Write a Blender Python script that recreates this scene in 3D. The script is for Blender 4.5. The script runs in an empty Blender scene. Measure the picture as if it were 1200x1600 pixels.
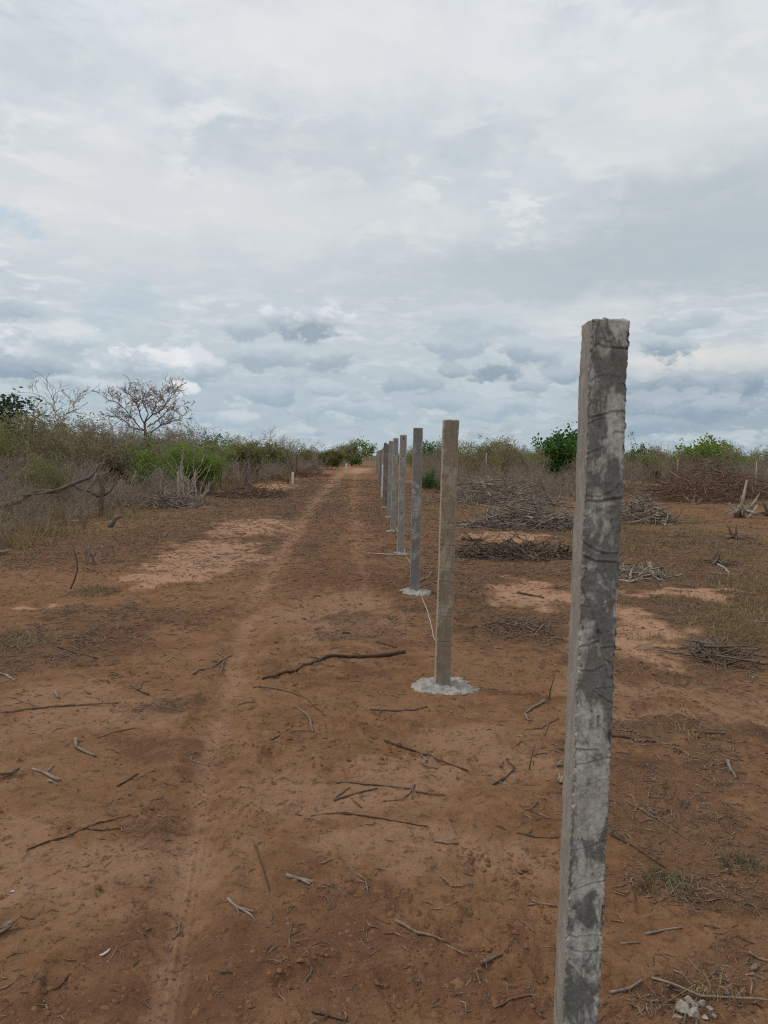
import bpy, math, random
import numpy as np
from mathutils import Matrix, Vector

# ------------------------------------------------------------------ basics
sc = bpy.context.scene
COL = sc.collection
F = 1203.0                      # focal length in photo pixels (1200 x 1600)
CAM = np.array([0.0, 0.0, 1.62])
PITCH = math.atan(88 / F)
ROLL = math.radians(1.0)
R = (Matrix.Rotation(math.pi/2 - PITCH, 3, 'X') @ Matrix.Rotation(ROLL, 3, 'Z'))

def pdir(px, py):
    v = R @ Vector(((px-600)/F, -(py-800)/F, -1.0))
    return np.array(v)

def at_depth(px, py, d):
    v = pdir(px, py)
    return CAM + v * (d / v[1])

# ------------------------------------------------------------------ noise
_rs = np.random.RandomState(7)
_perm = _rs.permutation(256).astype(np.int64)
_perm = np.concatenate([_perm, _perm, _perm])
_ang = _rs.rand(256) * 2*math.pi
_gx, _gy = np.cos(_ang), np.sin(_ang)

def pn(x, y, seed=0):
    x = np.asarray(x, float); y = np.asarray(y, float)
    xi = np.floor(x).astype(np.int64); yi = np.floor(y).astype(np.int64)
    xf = x - xi; yf = y - yi
    u = xf*xf*xf*(xf*(xf*6-15)+10); v = yf*yf*yf*(yf*(yf*6-15)+10)
    def g(a, b):
        h = _perm[(_perm[(a + seed*17) & 255] + b + seed*31) & 255]
        return h
    def dot(a, b, dx, dy):
        h = g(a, b)
        return _gx[h]*dx + _gy[h]*dy
    n00 = dot(xi, yi, xf, yf); n10 = dot(xi+1, yi, xf-1, yf)
    n01 = dot(xi, yi+1, xf, yf-1); n11 = dot(xi+1, yi+1, xf-1, yf-1)
    a = n00 + u*(n10-n00); b = n01 + u*(n11-n01)
    return 1.5*(a + v*(b-a))

def fbm(x, y, octv=4, seed=0, gain=0.5):
    t = 0; a = 1.0; f = 1.0
    for i in range(octv):
        t = t + a*pn(np.asarray(x)*f + 13.7*i, np.asarray(y)*f - 7.3*i, seed+i)
        a *= gain; f *= 2.03
    return t

def sstep(a, b, x):
    t = np.clip((np.asarray(x, float)-a)/(b-a), 0, 1)
    return t*t*(3-2*t)

# ------------------------------------------------------------------ terrain
TR_Y = [-5, 0, 2.2, 4.7, 7.9, 11.7, 25.6, 75, 200]
TR_X = [-0.2, -0.45, -0.64, -1.02, -1.36, -1.62, -2.3, -4.0, -6.0]
def track_x(y): return np.interp(y, TR_Y, TR_X)

def hbase(x, y):
    x = np.asarray(x, float); y = np.asarray(y, float)
    h = np.interp(y, [-20, 3, 6, 9.5, 16, 30, 60, 120, 400], [-0.1, -0.09, -0.10, 0.0, 0.03, 0.06, 0.14, 0.2, 0.3])
    h = h + 0.035*fbm(x/2.6, y/2.6, 2, 3)
    r = np.hypot(x, y)
    h = h + sstep(60, 180, r)*0.9*fbm(x/70, y/70, 2, 5)
    return h

def hfull(x, y):
    x = np.asarray(x, float); y = np.asarray(y, float)
    h = hbase(x, y)
    r = np.hypot(x, y)
    near = 1 - sstep(12, 40, r)
    dx = (x - track_x(y) - 0.03*pn(y/1.7, y*0+3, 9))
    wid = 0.075 + 0.009*np.clip(y, 0, 30)
    h = h - (0.028)*np.exp(-(dx/wid)**2)*(1-sstep(30, 60, r)) + 0.016*np.exp(-((np.abs(dx)-1.9*wid)/(0.5*wid))**2)*near*(0.6+0.8*np.abs(pn(x/.2, y/.25, 8)))
    # clods and trodden relief
    a = fbm(x/0.55, y/0.55, 3, 11)
    b = fbm(x/0.13, y/0.13, 3, 21)
    cl = sstep(0.05, 0.6, fbm(x/1.3+4, y/1.3, 3, 31))
    calm = 1 - 0.75*np.exp(-(dx/(wid*1.6))**2)
    h = h + (0.014*a + near*(0.006 + 0.018*cl)*b)*calm
    nn = 1 - sstep(4, 9, r)
    h = h + nn*calm*(0.004+0.010*cl)*np.abs(fbm(x/0.045, y/0.045, 2, 41))
    strip = sstep(7, 12, y)*(1-sstep(60, 100, y))*sstep(-8.5, -5, x)*(1-sstep(5, 9, x))
    h = h + strip*calm*0.022*np.abs(fbm(x/0.42+3, y/0.6, 3, 45))
    # trench-like tread lines inside the near wheel mark
    h = h + nn*0.0045*np.cos(dx*2*math.pi/0.03)*np.exp(-((dx-0.03)/0.05)**2)
    return h

_fr = np.random.RandomState(91)
FEET = []
for _px, _py in [(800, 1165), (560, 1350), (470, 1260), (640, 1420), (720, 1290), (420, 1180), (560, 1130), (380, 1330), (180, 1380), (120, 1290), (250, 1460), (90, 1530), (480, 1520), (620, 1560), (760, 1440), (300, 1130), (180, 1090), (430, 1010),
                 (620, 1010), (540, 950), (800, 1050), (1050, 1240), (1120, 1420), (1010, 1400), (980, 1110), (340, 980), (250, 1010)]:
    _v = pdir(_px, _py); _t = (-0.09-CAM[2])/_v[2]; _p = CAM+_v*_t
    FEET.append((_p[0], _p[1], _fr.normal(-.05, .5), _fr.rand() < .5))
_h0 = hfull
def hfull(x, y):
    x = np.asarray(x, float); y = np.asarray(y, float); h = _h0(x, y)
    for fx, fy, an, deep in FEET:
        m = (np.abs(x-fx) < .3) & (np.abs(y-fy) < .35)
        if not np.any(m): continue
        xm = x[m] if x.ndim else x; ym = y[m] if y.ndim else y
        u = (xm-fx)*math.cos(an)-(ym-fy)*math.sin(an); v = (xm-fx)*math.sin(an)+(ym-fy)*math.cos(an)
        wloc = .048+.012*np.tanh((v-.02)*18); d = np.sqrt((u/wloc)**2+(v/.135)**2)
        ins = 1-sstep(.75, 1.1, d)
        dz = -(.014 if deep else .008)*ins + .008*np.exp(-((d-1.25)/.2)**2) + .003*np.cos(v*2*math.pi/.016)*ins
        if h.ndim: h[m] = h[m]+dz
        else: h = h+dz
    return h

def ghit(px, py, lift=0.0):
    v = pdir(px, py)
    z = -0.05
    p = CAM
    for _ in range(14):
        t = (z + lift - CAM[2]) / v[2]
        p = CAM + v*t
        z = float(hfull(p[0], p[1]))
    p = p.copy(); p[2] = z + lift
    return p

def gh(x, y): return float(hfull(x, y))

# ------------------------------------------------------------------ mesh helpers
def mesh_np(name, verts, faces, mats=None, smooth=False):
    """verts (N,3); faces: array (M,k) or list of such arrays"""
    if not isinstance(faces, list): faces = [faces]
    faces = [np.asarray(f, np.int32) for f in faces if len(f)]
    me = bpy.data.meshes.new(name)
    verts = np.asarray(verts, np.float32)
    me.vertices.add(len(verts)); me.vertices.foreach_set('co', verts.ravel())
    loops = np.concatenate([f.ravel() for f in faces])
    tot = np.concatenate([np.full(len(f), f.shape[1], np.int32) for f in faces])
    start = np.concatenate([[0], np.cumsum(tot)[:-1]]).astype(np.int32)
    me.loops.add(len(loops)); me.loops.foreach_set('vertex_index', loops)
    me.polygons.add(len(tot)); me.polygons.foreach_set('loop_start', start)
    if smooth: me.polygons.foreach_set('use_smooth', np.ones(len(tot), bool))
    me.update(calc_edges=True)
    for m in (mats or []): me.materials.append(m)
    return me

def link(name, me, parent=None, loc=(0, 0, 0)):
    o = bpy.data.objects.new(name, me)
    COL.objects.link(o); o.location = loc
    if parent is not None: o.parent = parent
    return o

def tag(o, label=None, cat=None, group=None, kind=None):
    if label: o['label'] = label
    if cat: o['category'] = cat
    if group: o['group'] = group
    if kind: o['kind'] = kind
    return o

def empty(name, loc, rz=0):
    o = bpy.data.objects.new(name, None); COL.objects.link(o)
    o.location = loc; o.rotation_euler = (0, 0, rz); o.empty_display_size = 0.2
    return o

KIDS = {}
def part(name, me, root):
    o = link(name, me, root); KIDS.setdefault(root.name, []).append(o); return o

def copy_thing(o):
    c = o.copy(); COL.objects.link(c)
    for ch in KIDS.get(o.name, []):
        k = ch.copy(); COL.objects.link(k); k.parent = c
    return c

def segs_mesh(S, k=4, cap=False):
    """independent tapered tubes: S (N,8): p0 p1 r0 r1 -> verts, quads"""
    S = np.asarray(S, float).reshape(-1, 8)
    p0, p1, r0, r1 = S[:, 0:3], S[:, 3:6], S[:, 6], S[:, 7]
    d = p1-p0; L = np.linalg.norm(d, axis=1)+1e-9; d = d/L[:, None]
    ref = np.where(np.abs(d[:, 2:3]) < 0.9, np.array([[0, 0, 1.]]), np.array([[1., 0, 0]]))
    u = np.cross(d, ref); u /= np.linalg.norm(u, axis=1)[:, None]
    w = np.cross(d, u)
    n = len(S)
    V = np.zeros((n, 2, k, 3))
    for i in range(k):
        a = 2*math.pi*i/k
        o = u*math.cos(a) + w*math.sin(a)
        V[:, 0, i] = p0 + o*r0[:, None]
        V[:, 1, i] = p1 + o*r1[:, None]
    base = (np.arange(n)*2*k)[:, None]
    i = np.arange(k)[None, :]; j = (np.arange(k)+1) % k
    Q = np.stack([base+i, base+j[None, :], base+k+j[None, :], base+k+i], axis=-1).reshape(-1, 4)
    return V.reshape(-1, 3), Q

def tube(pts, rad, k=8, rng=None, rough=0.12):
    """one continuous tube through pts with capped, slightly ragged ends"""
    pts = np.asarray(pts, float); n = len(pts); rad = np.asarray(rad, float)
    V = []
    for i in range(n):
        d = pts[min(i+1, n-1)] - pts[max(i-1, 0)]
        d /= np.linalg.norm(d)+1e-9
        ref = np.array([0, 0, 1.]) if abs(d[2]) < 0.9 else np.array([1., 0, 0])
        u = np.cross(d, ref); u /= np.linalg.norm(u); w = np.cross(d, u)
        for q in range(k):
            a = 2*math.pi*q/k
            rr = rad[i]*(1 + (rng.uniform(-rough, rough) if rng else 0))
            off = d*(rng.uniform(-.5, .5)*rad[i] if rng and i in (0, n-1) else 0)
            V.append(pts[i] + (u*math.cos(a) + w*math.sin(a))*rr + off)
    Q = []
    for i in range(n-1):
        for q in range(k):
            Q.append((i*k+q, i*k+(q+1) % k, (i+1)*k+(q+1) % k, (i+1)*k+q))
    V.append(pts[0]); V.append(pts[-1])
    c0, c1 = n*k, n*k+1
    T = [(c0, (q+1) % k, q) for q in range(k)] + [(c1, (n-1)*k+q, (n-1)*k+(q+1) % k) for q in range(k)]
    return np.array(V), np.array(Q), np.array(T)

def join(parts):
    """parts: list of (V, [faces...])"""
    Vs, Fs, off = [], {}, 0
    for V, fl in parts:
        Vs.append(V)
        for f in fl:
            if len(f): Fs.setdefault(np.asarray(f).shape[1], []).append(np.asarray(f)+off)
        off += len(V)
    return np.concatenate(Vs), [np.concatenate(v) for v in Fs.values()]

def leaf_cards(P, size, rs, droop=0.0, aspect=0.5):
    """one folded pointed leaf (two quads -> one kite) at each point"""
    n = len(P)
    d = rs.normal(size=(n, 3)); d[:, 2] -= droop; d /= np.linalg.norm(d, axis=1)[:, None]
    e = rs.normal(size=(n, 3)); w = np.cross(d, e); w /= np.linalg.norm(w, axis=1)[:, None]
    s = size*rs.uniform(0.6, 1.3, n)[:, None]
    a = P; b = P + d*s*0.5 + w*s*aspect*0.5; c = P + d*s; e2 = P + d*s*0.5 - w*s*aspect*0.5
    V = np.stack([a, b, c, e2], 1).reshape(-1, 3)
    Q = np.arange(n*4).reshape(-1, 4)
    return V, Q

# ------------------------------------------------------------------ materials
def newmat(name):
    m = bpy.data.materials.new(name); m.use_nodes = True
    nt = m.node_tree; nt.nodes.clear()
    out = nt.nodes.new('ShaderNodeOutputMaterial')
    b = nt.nodes.new('ShaderNodeBsdfPrincipled')
    nt.links.new(b.outputs[0], out.inputs[0])
    b.inputs['Roughness'].default_value = 0.9
    b.inputs['Specular IOR Level'].default_value = 0.2
    return m, nt, b

class NB:
    def __init__(s, nt): s.nt = nt
    def n(s, t, **kw):
        o = s.nt.nodes.new(t)
        for k, v in kw.items(): setattr(o, k, v)
        return o
    def put(s, sock, v):
        if hasattr(v, 'is_output') or isinstance(v, bpy.types.NodeSocket): s.nt.links.new(v, sock)
        else: sock.default_value = v
    def math(s, op, a, b=0.0, c=None, clamp=False):
        o = s.n('ShaderNodeMath', operation=op, use_clamp=clamp)
        s.put(o.inputs[0], a); s.put(o.inputs[1], b)
        if c is not None: s.put(o.inputs[2], c)
        return o.outputs[0]
    def noise(s, vec, scale, detail=4, rough=0.55, dist=0.0, out=0):
        o = s.n('ShaderNodeTexNoise'); s.put(o.inputs['Vector'], vec)
        o.inputs['Scale'].default_value = scale; o.inputs['Detail'].default_value = detail
        o.inputs['Roughness'].default_value = rough; o.inputs['Distortion'].default_value = dist
        return o.outputs[out]
    def ramp(s, v, a, b, lo=0.0, hi=1.0, smooth=True):
        o = s.n('ShaderNodeMapRange'); o.interpolation_type = 'SMOOTHSTEP' if smooth else 'LINEAR'
        s.put(o.inputs['Value'], v); s.put(o.inputs['From Min'], a); s.put(o.inputs['From Max'], b)
        s.put(o.inputs['To Min'], lo); s.put(o.inputs['To Max'], hi)
        return o.outputs[0]
    def mix(s, f, a, b, mode='MIX'):
        o = s.n('ShaderNodeMix', data_type='RGBA', blend_type=mode)
        s.put(o.inputs[0], f)
        for sock, v in ((o.inputs[6], a), (o.inputs[7], b)):
            s.put(sock, (v[0], v[1], v[2], 1) if isinstance(v, tuple) else v)
        return o.outputs[2]
    def attr(s, name):
        o = s.n('ShaderNodeAttribute', attribute_name=name); return o.outputs['Fac']
    def bump(s, h, strength, dist, normal=None):
        o = s.n('ShaderNodeBump'); s.put(o.inputs['Height'], h)
        o.inputs['Strength'].default_value = strength; o.inputs['Distance'].default_value = dist
        if normal is not None: s.put(o.inputs['Normal'], normal)
        return o.outputs[0]
    def obj(s): return s.n('ShaderNodeTexCoord').outputs['Object']
    def rnd(s): return s.n('ShaderNodeObjectInfo').outputs['Random']

def wood_mat(name, dark, light, scale=18, bias=0.5, var=0.35, island=False):
    m, nt, b = newmat(name); N = NB(nt); co = N.obj()
    f = N.ramp(N.noise(co, scale, 5, 0.65), 0.5-0.28*1-0.0+(0.5-bias)*0.4, 0.78+(0.5-bias)*0.4)
    c = N.mix(f, dark, light)
    f2 = N.noise(co, scale*7, 3, 0.6)
    c = N.mix(N.ramp(f2, 0.35, 0.7, 0.0, 0.5), c, tuple(v*0.45 for v in dark))
    r = N.rnd()
    if island:
        g = N.n('ShaderNodeNewGeometry').outputs['Random Per Island']
        r = N.math('FRACT', N.math('ADD', r, g))
    hs = N.n('ShaderNodeHueSaturation'); N.put(hs.inputs['Color'], c)
    N.put(hs.inputs['Value'], N.ramp(r, 0, 1, 1-var, 1+var, False)); N.put(hs.inputs['Hue'], 0.5)
    nt.links.new(hs.outputs[0], b.inputs['Base Color'])
    nt.links.new(N.bump(f2, 0.5, 0.004), b.inputs['Normal'])
    return m

def leaf_mat(name, a, bcol, scale=1.2, trans=0.25, var=0.2):
    m, nt, b = newmat(name); N = NB(nt)
    g = N.n('ShaderNodeNewGeometry').outputs['Random Per Island']
    f = N.math('ADD', N.math('MULTIPLY', g, 0.6), N.math('MULTIPLY', N.noise(N.obj(), scale, 3), 0.5))
    c = N.mix(N.ramp(f, 0.2, 0.95), a, bcol)
    hs = N.n('ShaderNodeHueSaturation'); N.put(hs.inputs['Color'], c)
    N.put(hs.inputs['Value'], N.ramp(N.rnd(), 0, 1, 1-var, 1+var, False))
    nt.links.new(hs.outputs[0], b.inputs['Base Color'])
    b.inputs['Roughness'].default_value = 0.6
    t = nt.nodes.new('ShaderNodeBsdfTranslucent'); nt.links.new(hs.outputs[0], t.inputs[0])
    ms = nt.nodes.new('ShaderNodeMixShader'); ms.inputs[0].default_value = trans
    nt.links.new(b.outputs[0], ms.inputs[1]); nt.links.new(t.outputs[0], ms.inputs[2])
    out = [n for n in nt.nodes if n.type == 'OUTPUT_MATERIAL'][0]
    nt.links.new(ms.outputs[0], out.inputs[0])
    return m

M = {}
M['stick'] = wood_mat('stick_bark', (0.102, 0.066, 0.046), (0.288, 0.204, 0.150), 30, 0.5, 0.2)
M['stick_dark'] = wood_mat('dark_bark', (0.062, 0.040, 0.027), (0.175, 0.110, 0.073), 30, 0.45, 0.2)
M['stick_pale'] = wood_mat('peeled_wood', (0.162, 0.119, 0.089), (0.357, 0.289, 0.230), 30, 0.55, 0.15)
M['twig'] = wood_mat('grey_twig', (0.27, 0.212, 0.165), (0.50, 0.415, 0.34), 6, 0.5, 0.25, True)
M['twig_brown'] = wood_mat('brown_twig', (0.23, 0.172, 0.13), (0.43, 0.335, 0.26), 6, 0.5, 0.25, True)
M['twig_red'] = wood_mat('russet_twig', (0.125, 0.075, 0.052), (0.29, 0.175, 0.122), 6, 0.5, 0.4, True)
M['twig_pale'] = wood_mat('pale_branch', (0.30, 0.25, 0.205), (0.54, 0.47, 0.40), 8, 0.5, 0.2)
M['pile'] = wood_mat('cut_brush', (0.15, 0.118, 0.093), (0.42, 0.345, 0.28), 6, 0.5, 0.5, True)
M['pile_dark'] = wood_mat('dark_brush', (0.085, 0.058, 0.042), (0.22, 0.155, 0.112), 6, 0.5, 0.5, True)
M['trunk_dark'] = wood_mat('dark_limb', (0.090, 0.070, 0.056), (0.228, 0.180, 0.144), 8, 0.5, 0.2)
M['litter'] = wood_mat('litter_twig', (0.119, 0.077, 0.053), (0.362, 0.256, 0.181), 20, 0.5, 0.45, True)
M['straw'] = leaf_mat('straw', (0.156, 0.106, 0.048), (0.432, 0.318, 0.162), 0.6, 0.3)
M['weed'] = leaf_mat('weed_blade', (0.12, 0.108, 0.055), (0.25, 0.215, 0.125), 3, 0.2)
M['olive'] = leaf_mat('olive_leaf', (0.145, 0.150, 0.040), (0.27, 0.262, 0.085), 1.0, 0.45, 0.25)
M['olive_dull'] = leaf_mat('dull_leaf', (0.175, 0.152, 0.075), (0.312, 0.269, 0.150), 1.0, 0.4, 0.25)
M['green'] = leaf_mat('bright_leaf', (0.13, 0.215, 0.026), (0.27, 0.36, 0.07), 1.0, 0.45, 0.1)
M['mid'] = leaf_mat('mid_leaf', (0.044, 0.106, 0.022), (0.119, 0.225, 0.050), 1.0, 0.35, 0.1)
M['deep'] = leaf_mat('deep_leaf', (0.024, 0.036, 0.016), (0.065, 0.085, 0.036), 1.0, 0.2, 0.1)

def concrete_mat(name, dark, light, tan, scale=9.0, lightbias=0.0):
    m, nt, b = newmat(name); N = NB(nt); co = N.obj()
    mp = N.n('ShaderNodeMapping'); N.put(mp.inputs['Vector'], co); mp.inputs['Scale'].default_value = (1, 1, 0.62)
    v = mp.outputs[0]
    big = N.noise(v, scale, 6, 0.62, 0.6)
    f = N.ramp(big, 0.50-lightbias, 0.60-lightbias)
    c = N.mix(f, dark, light)
    c = N.mix(N.ramp(N.noise(v, scale*3.3, 5, 0.7), 0.42, 0.72, 0, 0.55), c, tuple(x*0.62 for x in dark))
    c = N.mix(N.ramp(N.noise(v, scale*0.45, 2), 0.45, 0.7, 0, 0.35), c, tan)
    # side faces, and partly the top, are mixed towards the tan tone
    c = N.mix(N.math('MULTIPLY', N.attr('side_tan'), 0.85), c, tan)
    mp2 = N.n('ShaderNodeMapping'); N.put(mp2.inputs['Vector'], co); mp2.inputs['Scale'].default_value = (1, 1, 0.12)
    streak = N.noise(mp2.outputs[0], 60, 4, 0.6)
    c = N.mix(N.math('MULTIPLY', N.ramp(streak, 0.48, 0.7), 0.5), c, tuple(x*0.5 for x in tan))
    pit = N.ramp(N.noise(co, 95, 2, 0.5), 0.70, 0.75)
    c = N.mix(N.math('MULTIPLY', pit, 0.55), c, tuple(x*0.3 for x in dark))
    sp = N.noise(co, 260, 2, 0.6)
    c = N.mix(N.ramp(sp, 0.60, 0.72, 0, 0.5), c, tuple(x*0.4 for x in dark))
    c = N.mix(N.ramp(sp, 0.40, 0.30, 0, 0.25), c, (0.42, 0.40, 0.37))
    c = N.mix(N.math('MULTIPLY', N.attr('chip'), 0.55), c, (0.36, 0.335, 0.30))
    nt.links.new(c, b.inputs['Base Color'])
    h = N.math('SUBTRACT', N.math('ADD', N.math('MULTIPLY', big, 0.5), N.math('MULTIPLY', N.noise(co, 120, 5, 0.7), 0.45)), N.math('MULTIPLY', pit, .5))
    nt.links.new(N.bump(h, 0.85, 0.006), b.inputs['Normal'])
    b.inputs['Roughness'].default_value = 0.85
    return m

M['post_near'] = concrete_mat('creased_concrete', (0.185, 0.181, 0.172), (0.56, 0.535, 0.495), (0.250, 0.220, 0.185), 11, 0.06)
M['post_tan'] = concrete_mat('tan_concrete', (0.280, 0.221, 0.159), (0.416, 0.345, 0.254), (0.364, 0.299, 0.215), 6)
M['post_mottled'] = concrete_mat('mottled_concrete', (0.217, 0.203, 0.189), (0.392, 0.371, 0.343), (0.378, 0.350, 0.315), 8)
M['post_grey'] = concrete_mat('grey_concrete', (0.311, 0.284, 0.250), (0.405, 0.378, 0.338), (0.378, 0.351, 0.311), 6)
M['post_brown'] = concrete_mat('brown_concrete', (0.196, 0.161, 0.140), (0.280, 0.238, 0.210), (0.252, 0.210, 0.182), 6)

def simple(name, a, bcol, scale, rough=0.9, bs=0.5, bd=0.004):
    m, nt, b = newmat(name); N = NB(nt); co = N.obj()
    n1 = N.noise(co, scale, 5, 0.65)
    c = N.mix(N.ramp(n1, 0.3, 0.7), a, bcol)
    nt.links.new(c, b.inputs['Base Color']); b.inputs['Roughness'].default_value = rough
    nt.links.new(N.bump(N.noise(co, scale*3, 4, 0.7), bs, bd), b.inputs['Normal'])
    return m
M['footing'] = simple('pale_footing', (0.25, 0.232, 0.205), (0.47, 0.45, 0.415), 18, 0.95, 1.0, 0.014)
_m = M['footing']; _N = NB(_m.node_tree); _b = [n for n in _m.node_tree.nodes if n.type == 'BSDF_PRINCIPLED'][0]
_src = _b.inputs['Base Color'].links[0].from_socket; _co = _N.obj()
_m.node_tree.links.new(_N.mix(_N.ramp(_N.noise(_co, 16, 6, .7), .52, .66, 0, .8), _src, (0.22, 0.125, 0.07)), _b.inputs['Base Color'])
M['chunk'] = simple('white_concrete', (0.22, 0.165, 0.12), (0.46, 0.44, 0.40), 30, 0.9, 0.9, 0.006)
M['white'] = simple('white_paint', (0.52, 0.51, 0.48), (0.72, 0.71, 0.68), 6)
M['string'] = simple('white_string', (0.5, 0.47, 0.42), (0.66, 0.62, 0.56), 40)
M['wire'] = simple('thin_wire', (0.16, 0.14, 0.13), (0.25, 0.22, 0.2), 40)
M['clod'] = simple('soil_clod', (0.125, 0.058, 0.029), (0.245, 0.128, 0.068), 14, 0.95, 0.6, 0.01)
M['plaster'] = simple('bare_board', (0.30, 0.26, 0.21), (0.45, 0.41, 0.35), 14)

# ------------------------------------------------------------------ ground
SAND = [(330, 868, .85, 2.2, 0.25), (395, 822, .8, 2.2, .1), (255, 905, 0.65, .7, 0.), (40, 945, .4, .2, 0.), (835, 930, .48, .95, 0.), (985, 965, .34, 1.0, 0.3),
        (790, 840, 1.0, .9, 0.), (560, 735, 1.2, 14, 0.), (1100, 925, .8, .25, 0.), (960, 1000, .5, .6, 0), (430, 760, 1.0, 5, 0), (1000, 1012, .3, .2, 0),
        (640, 752, 1.3, 2.0, 0), (760, 757, 1.5, 3.0, 0), (1010, 755, 1.4, 5, 0)]
PALE = [(110, 1360, .55, .5), (130, 1110, .7, .8), (450, 1240, .3, .45), (560, 1215, .5, .35), (780, 1180, .5, .35), (1080, 1110, 1.1, .32), (1000, 1070, .8, .25), (640, 1330, .5, .3), (520, 965, .8, 1.3)]
DARK = [(300, 1520, .5, .4), (560, 1050, .6, .35), (520, 1450, .4, .3), (700, 1530, .5, .25), (250, 1180, .3, .2), (150, 1000, .5, .5), (570, 900, 1.4, 1.4), (480, 800, 1.2, 4.5), (600, 1010, .5, .4)]
LIT = [(1080, 900, 3, 2.5), (1110, 960, 2.2, 1.6), (800, 905, 1.6, 1.5), (1000, 850, 3, 3), (1150, 1000, 1.2, .8), (740, 940, .8, .9), (1050, 1050, .9, .5), (820, 980, .9, .8), (760, 870, 1.2, 1.6), (430, 850, .8, 3), (480, 800, 1.1, 4.5), (590, 800, .8, 4), (950, 885, 1.5, 1.6), (1100, 1140, .7, .35), (1050, 1210, .6, .35), (1000, 1290, .4, .4), (1130, 1330, .4, .5), (1060, 1530, .3, .2),
       (90, 860, 2.0, 2.0), (60, 1010, .9, .8), (250, 840, 1.2, 1.8), (200, 960, .9, .5), (1100, 990, 1.2, .9), (460, 770, 2, 8), (350, 780, 1.6, 5), (1150, 1060, .9, .4), (560, 980, .6, .5), (260, 1100, .3, .2), (250, 1280, .18, .35)]
GRASS = [(40, 830, 2.4, 2.2), (200, 810, 2.2, 2.5), (300, 805, 1.3, 2.0), (1080, 850, 3.0, 3.2), (1000, 820, 3.2, 5), (1150, 780, 4.5, 8), (20, 1000, .5, .5), (700, 790, 2.5, 5), (1050, 960, 1.8, 1.6), (1180, 930, 1.3, 2.4), (360, 790, 1.0, 2), (1180, 1030, .8, .8)]
def _c(lst):
    out = []
    for t in lst:
        p = ghit(t[0], t[1]); out.append((p[0], p[1]) + tuple(t[2:]))
    return out
SANDw, PALEw, DARKw, LITw, GRASSw = _c(SAND), _c(PALE), _c(DARK), _c(LIT), _c(GRASS)

def blobs(lst, x, y, soft=0.8):
    m = np.zeros_like(np.asarray(x, float))
    for t in lst:
        cx, cy, rx, ry = t[:4]
        sk = t[4] if len(t) > 4 else 0
        dx = (x-cx) + sk*(y-cy)*0.3; dy = y-cy
        d = np.sqrt((dx/rx)**2 + (dy/ry)**2)
        m = np.maximum(m, 1 - sstep(1-soft*0.6, 1+soft*0.6, d))
    return m

def left_edge(y):
    return np.interp(y, [-10, 6, 9, 13, 19, 24, 35, 43, 60, 88, 130, 200], [-6, -4.2, -4.5, -5.4, -6.2, -6.2, -5.9, -5.6, -5.3, -5, -4.8, -6.0])

def masks(x, y):
    x = np.asarray(x, float); y = np.asarray(y, float)
    w1 = fbm(x/0.7, y/0.7, 3, 51); w2 = fbm(x/0.7+9, y/0.7, 3, 52)
    xx = x + 0.28*w1*(1+0.03*y); yy = y + 0.35*w2*(1+0.05*y)
    sand = blobs(SANDw, xx, yy)
    pale = blobs(PALEw, xx, yy, 1.4)
    dark = blobs(DARKw, xx, yy, 1.4)
    lit = blobs(LITw, xx, yy, 1.2)
    gr = blobs(GRASSw, xx, yy, 1.2)
    le = left_edge(y)
    # scrub floor: grass and leaf litter outside the cleared strip
    out = np.maximum(sstep(0.3, -1.6, x-le), sstep(2.2, 4.0, x)*sstep(26, 34, y))
    gr = np.maximum(gr, 0.9*out); lit = np.maximum(lit, 0.7*out)
    gr = np.maximum(gr, 0.55*sstep(3.0, 7.0, x)*sstep(10, 14, y))
    r = np.hypot(x, y)
    gr = np.maximum(gr, sstep(90, 160, r))
    dx = x - track_x(y)
    wid = 0.066 + 0.0128*np.clip(y, 0, 40)
    trk = np.exp(-(dx/wid)**2)*(1-sstep(110, 160, y))*(0.60+0.14*sstep(4, 14, y))*(0.9+0.6*pn(y/0.8, x/0.3, 77)*(1-sstep(6, 12, y)))
    # a fainter second wheel mark and the crossing one on the right
    dx2 = x - (track_x(y) + 1.25)
    trk = np.maximum(trk, 0.45*np.exp(-(dx2/(0.05+0.012*np.clip(y, 0, 30)))**2)*sstep(5, 9, y)*(1-sstep(60, 100, y)))
    lit = lit*(1-0.8*trk)*(1-0.75*sand); gr = gr*(1-0.6*sand)
    # turned soil in the strip between 9 and 40 m
    strip = sstep(8, 12, y)*(1-sstep(60, 100, y))*sstep(left_edge(y)-.3, left_edge(y)+1.5, x)*(1-sstep(1.5, 4, x))
    dark = np.maximum(dark, 0.55*strip*(1-trk))
    lit = np.maximum(lit, 0.45*strip*(1-trk))
    return sand, pale, dark, lit, gr, trk

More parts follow.
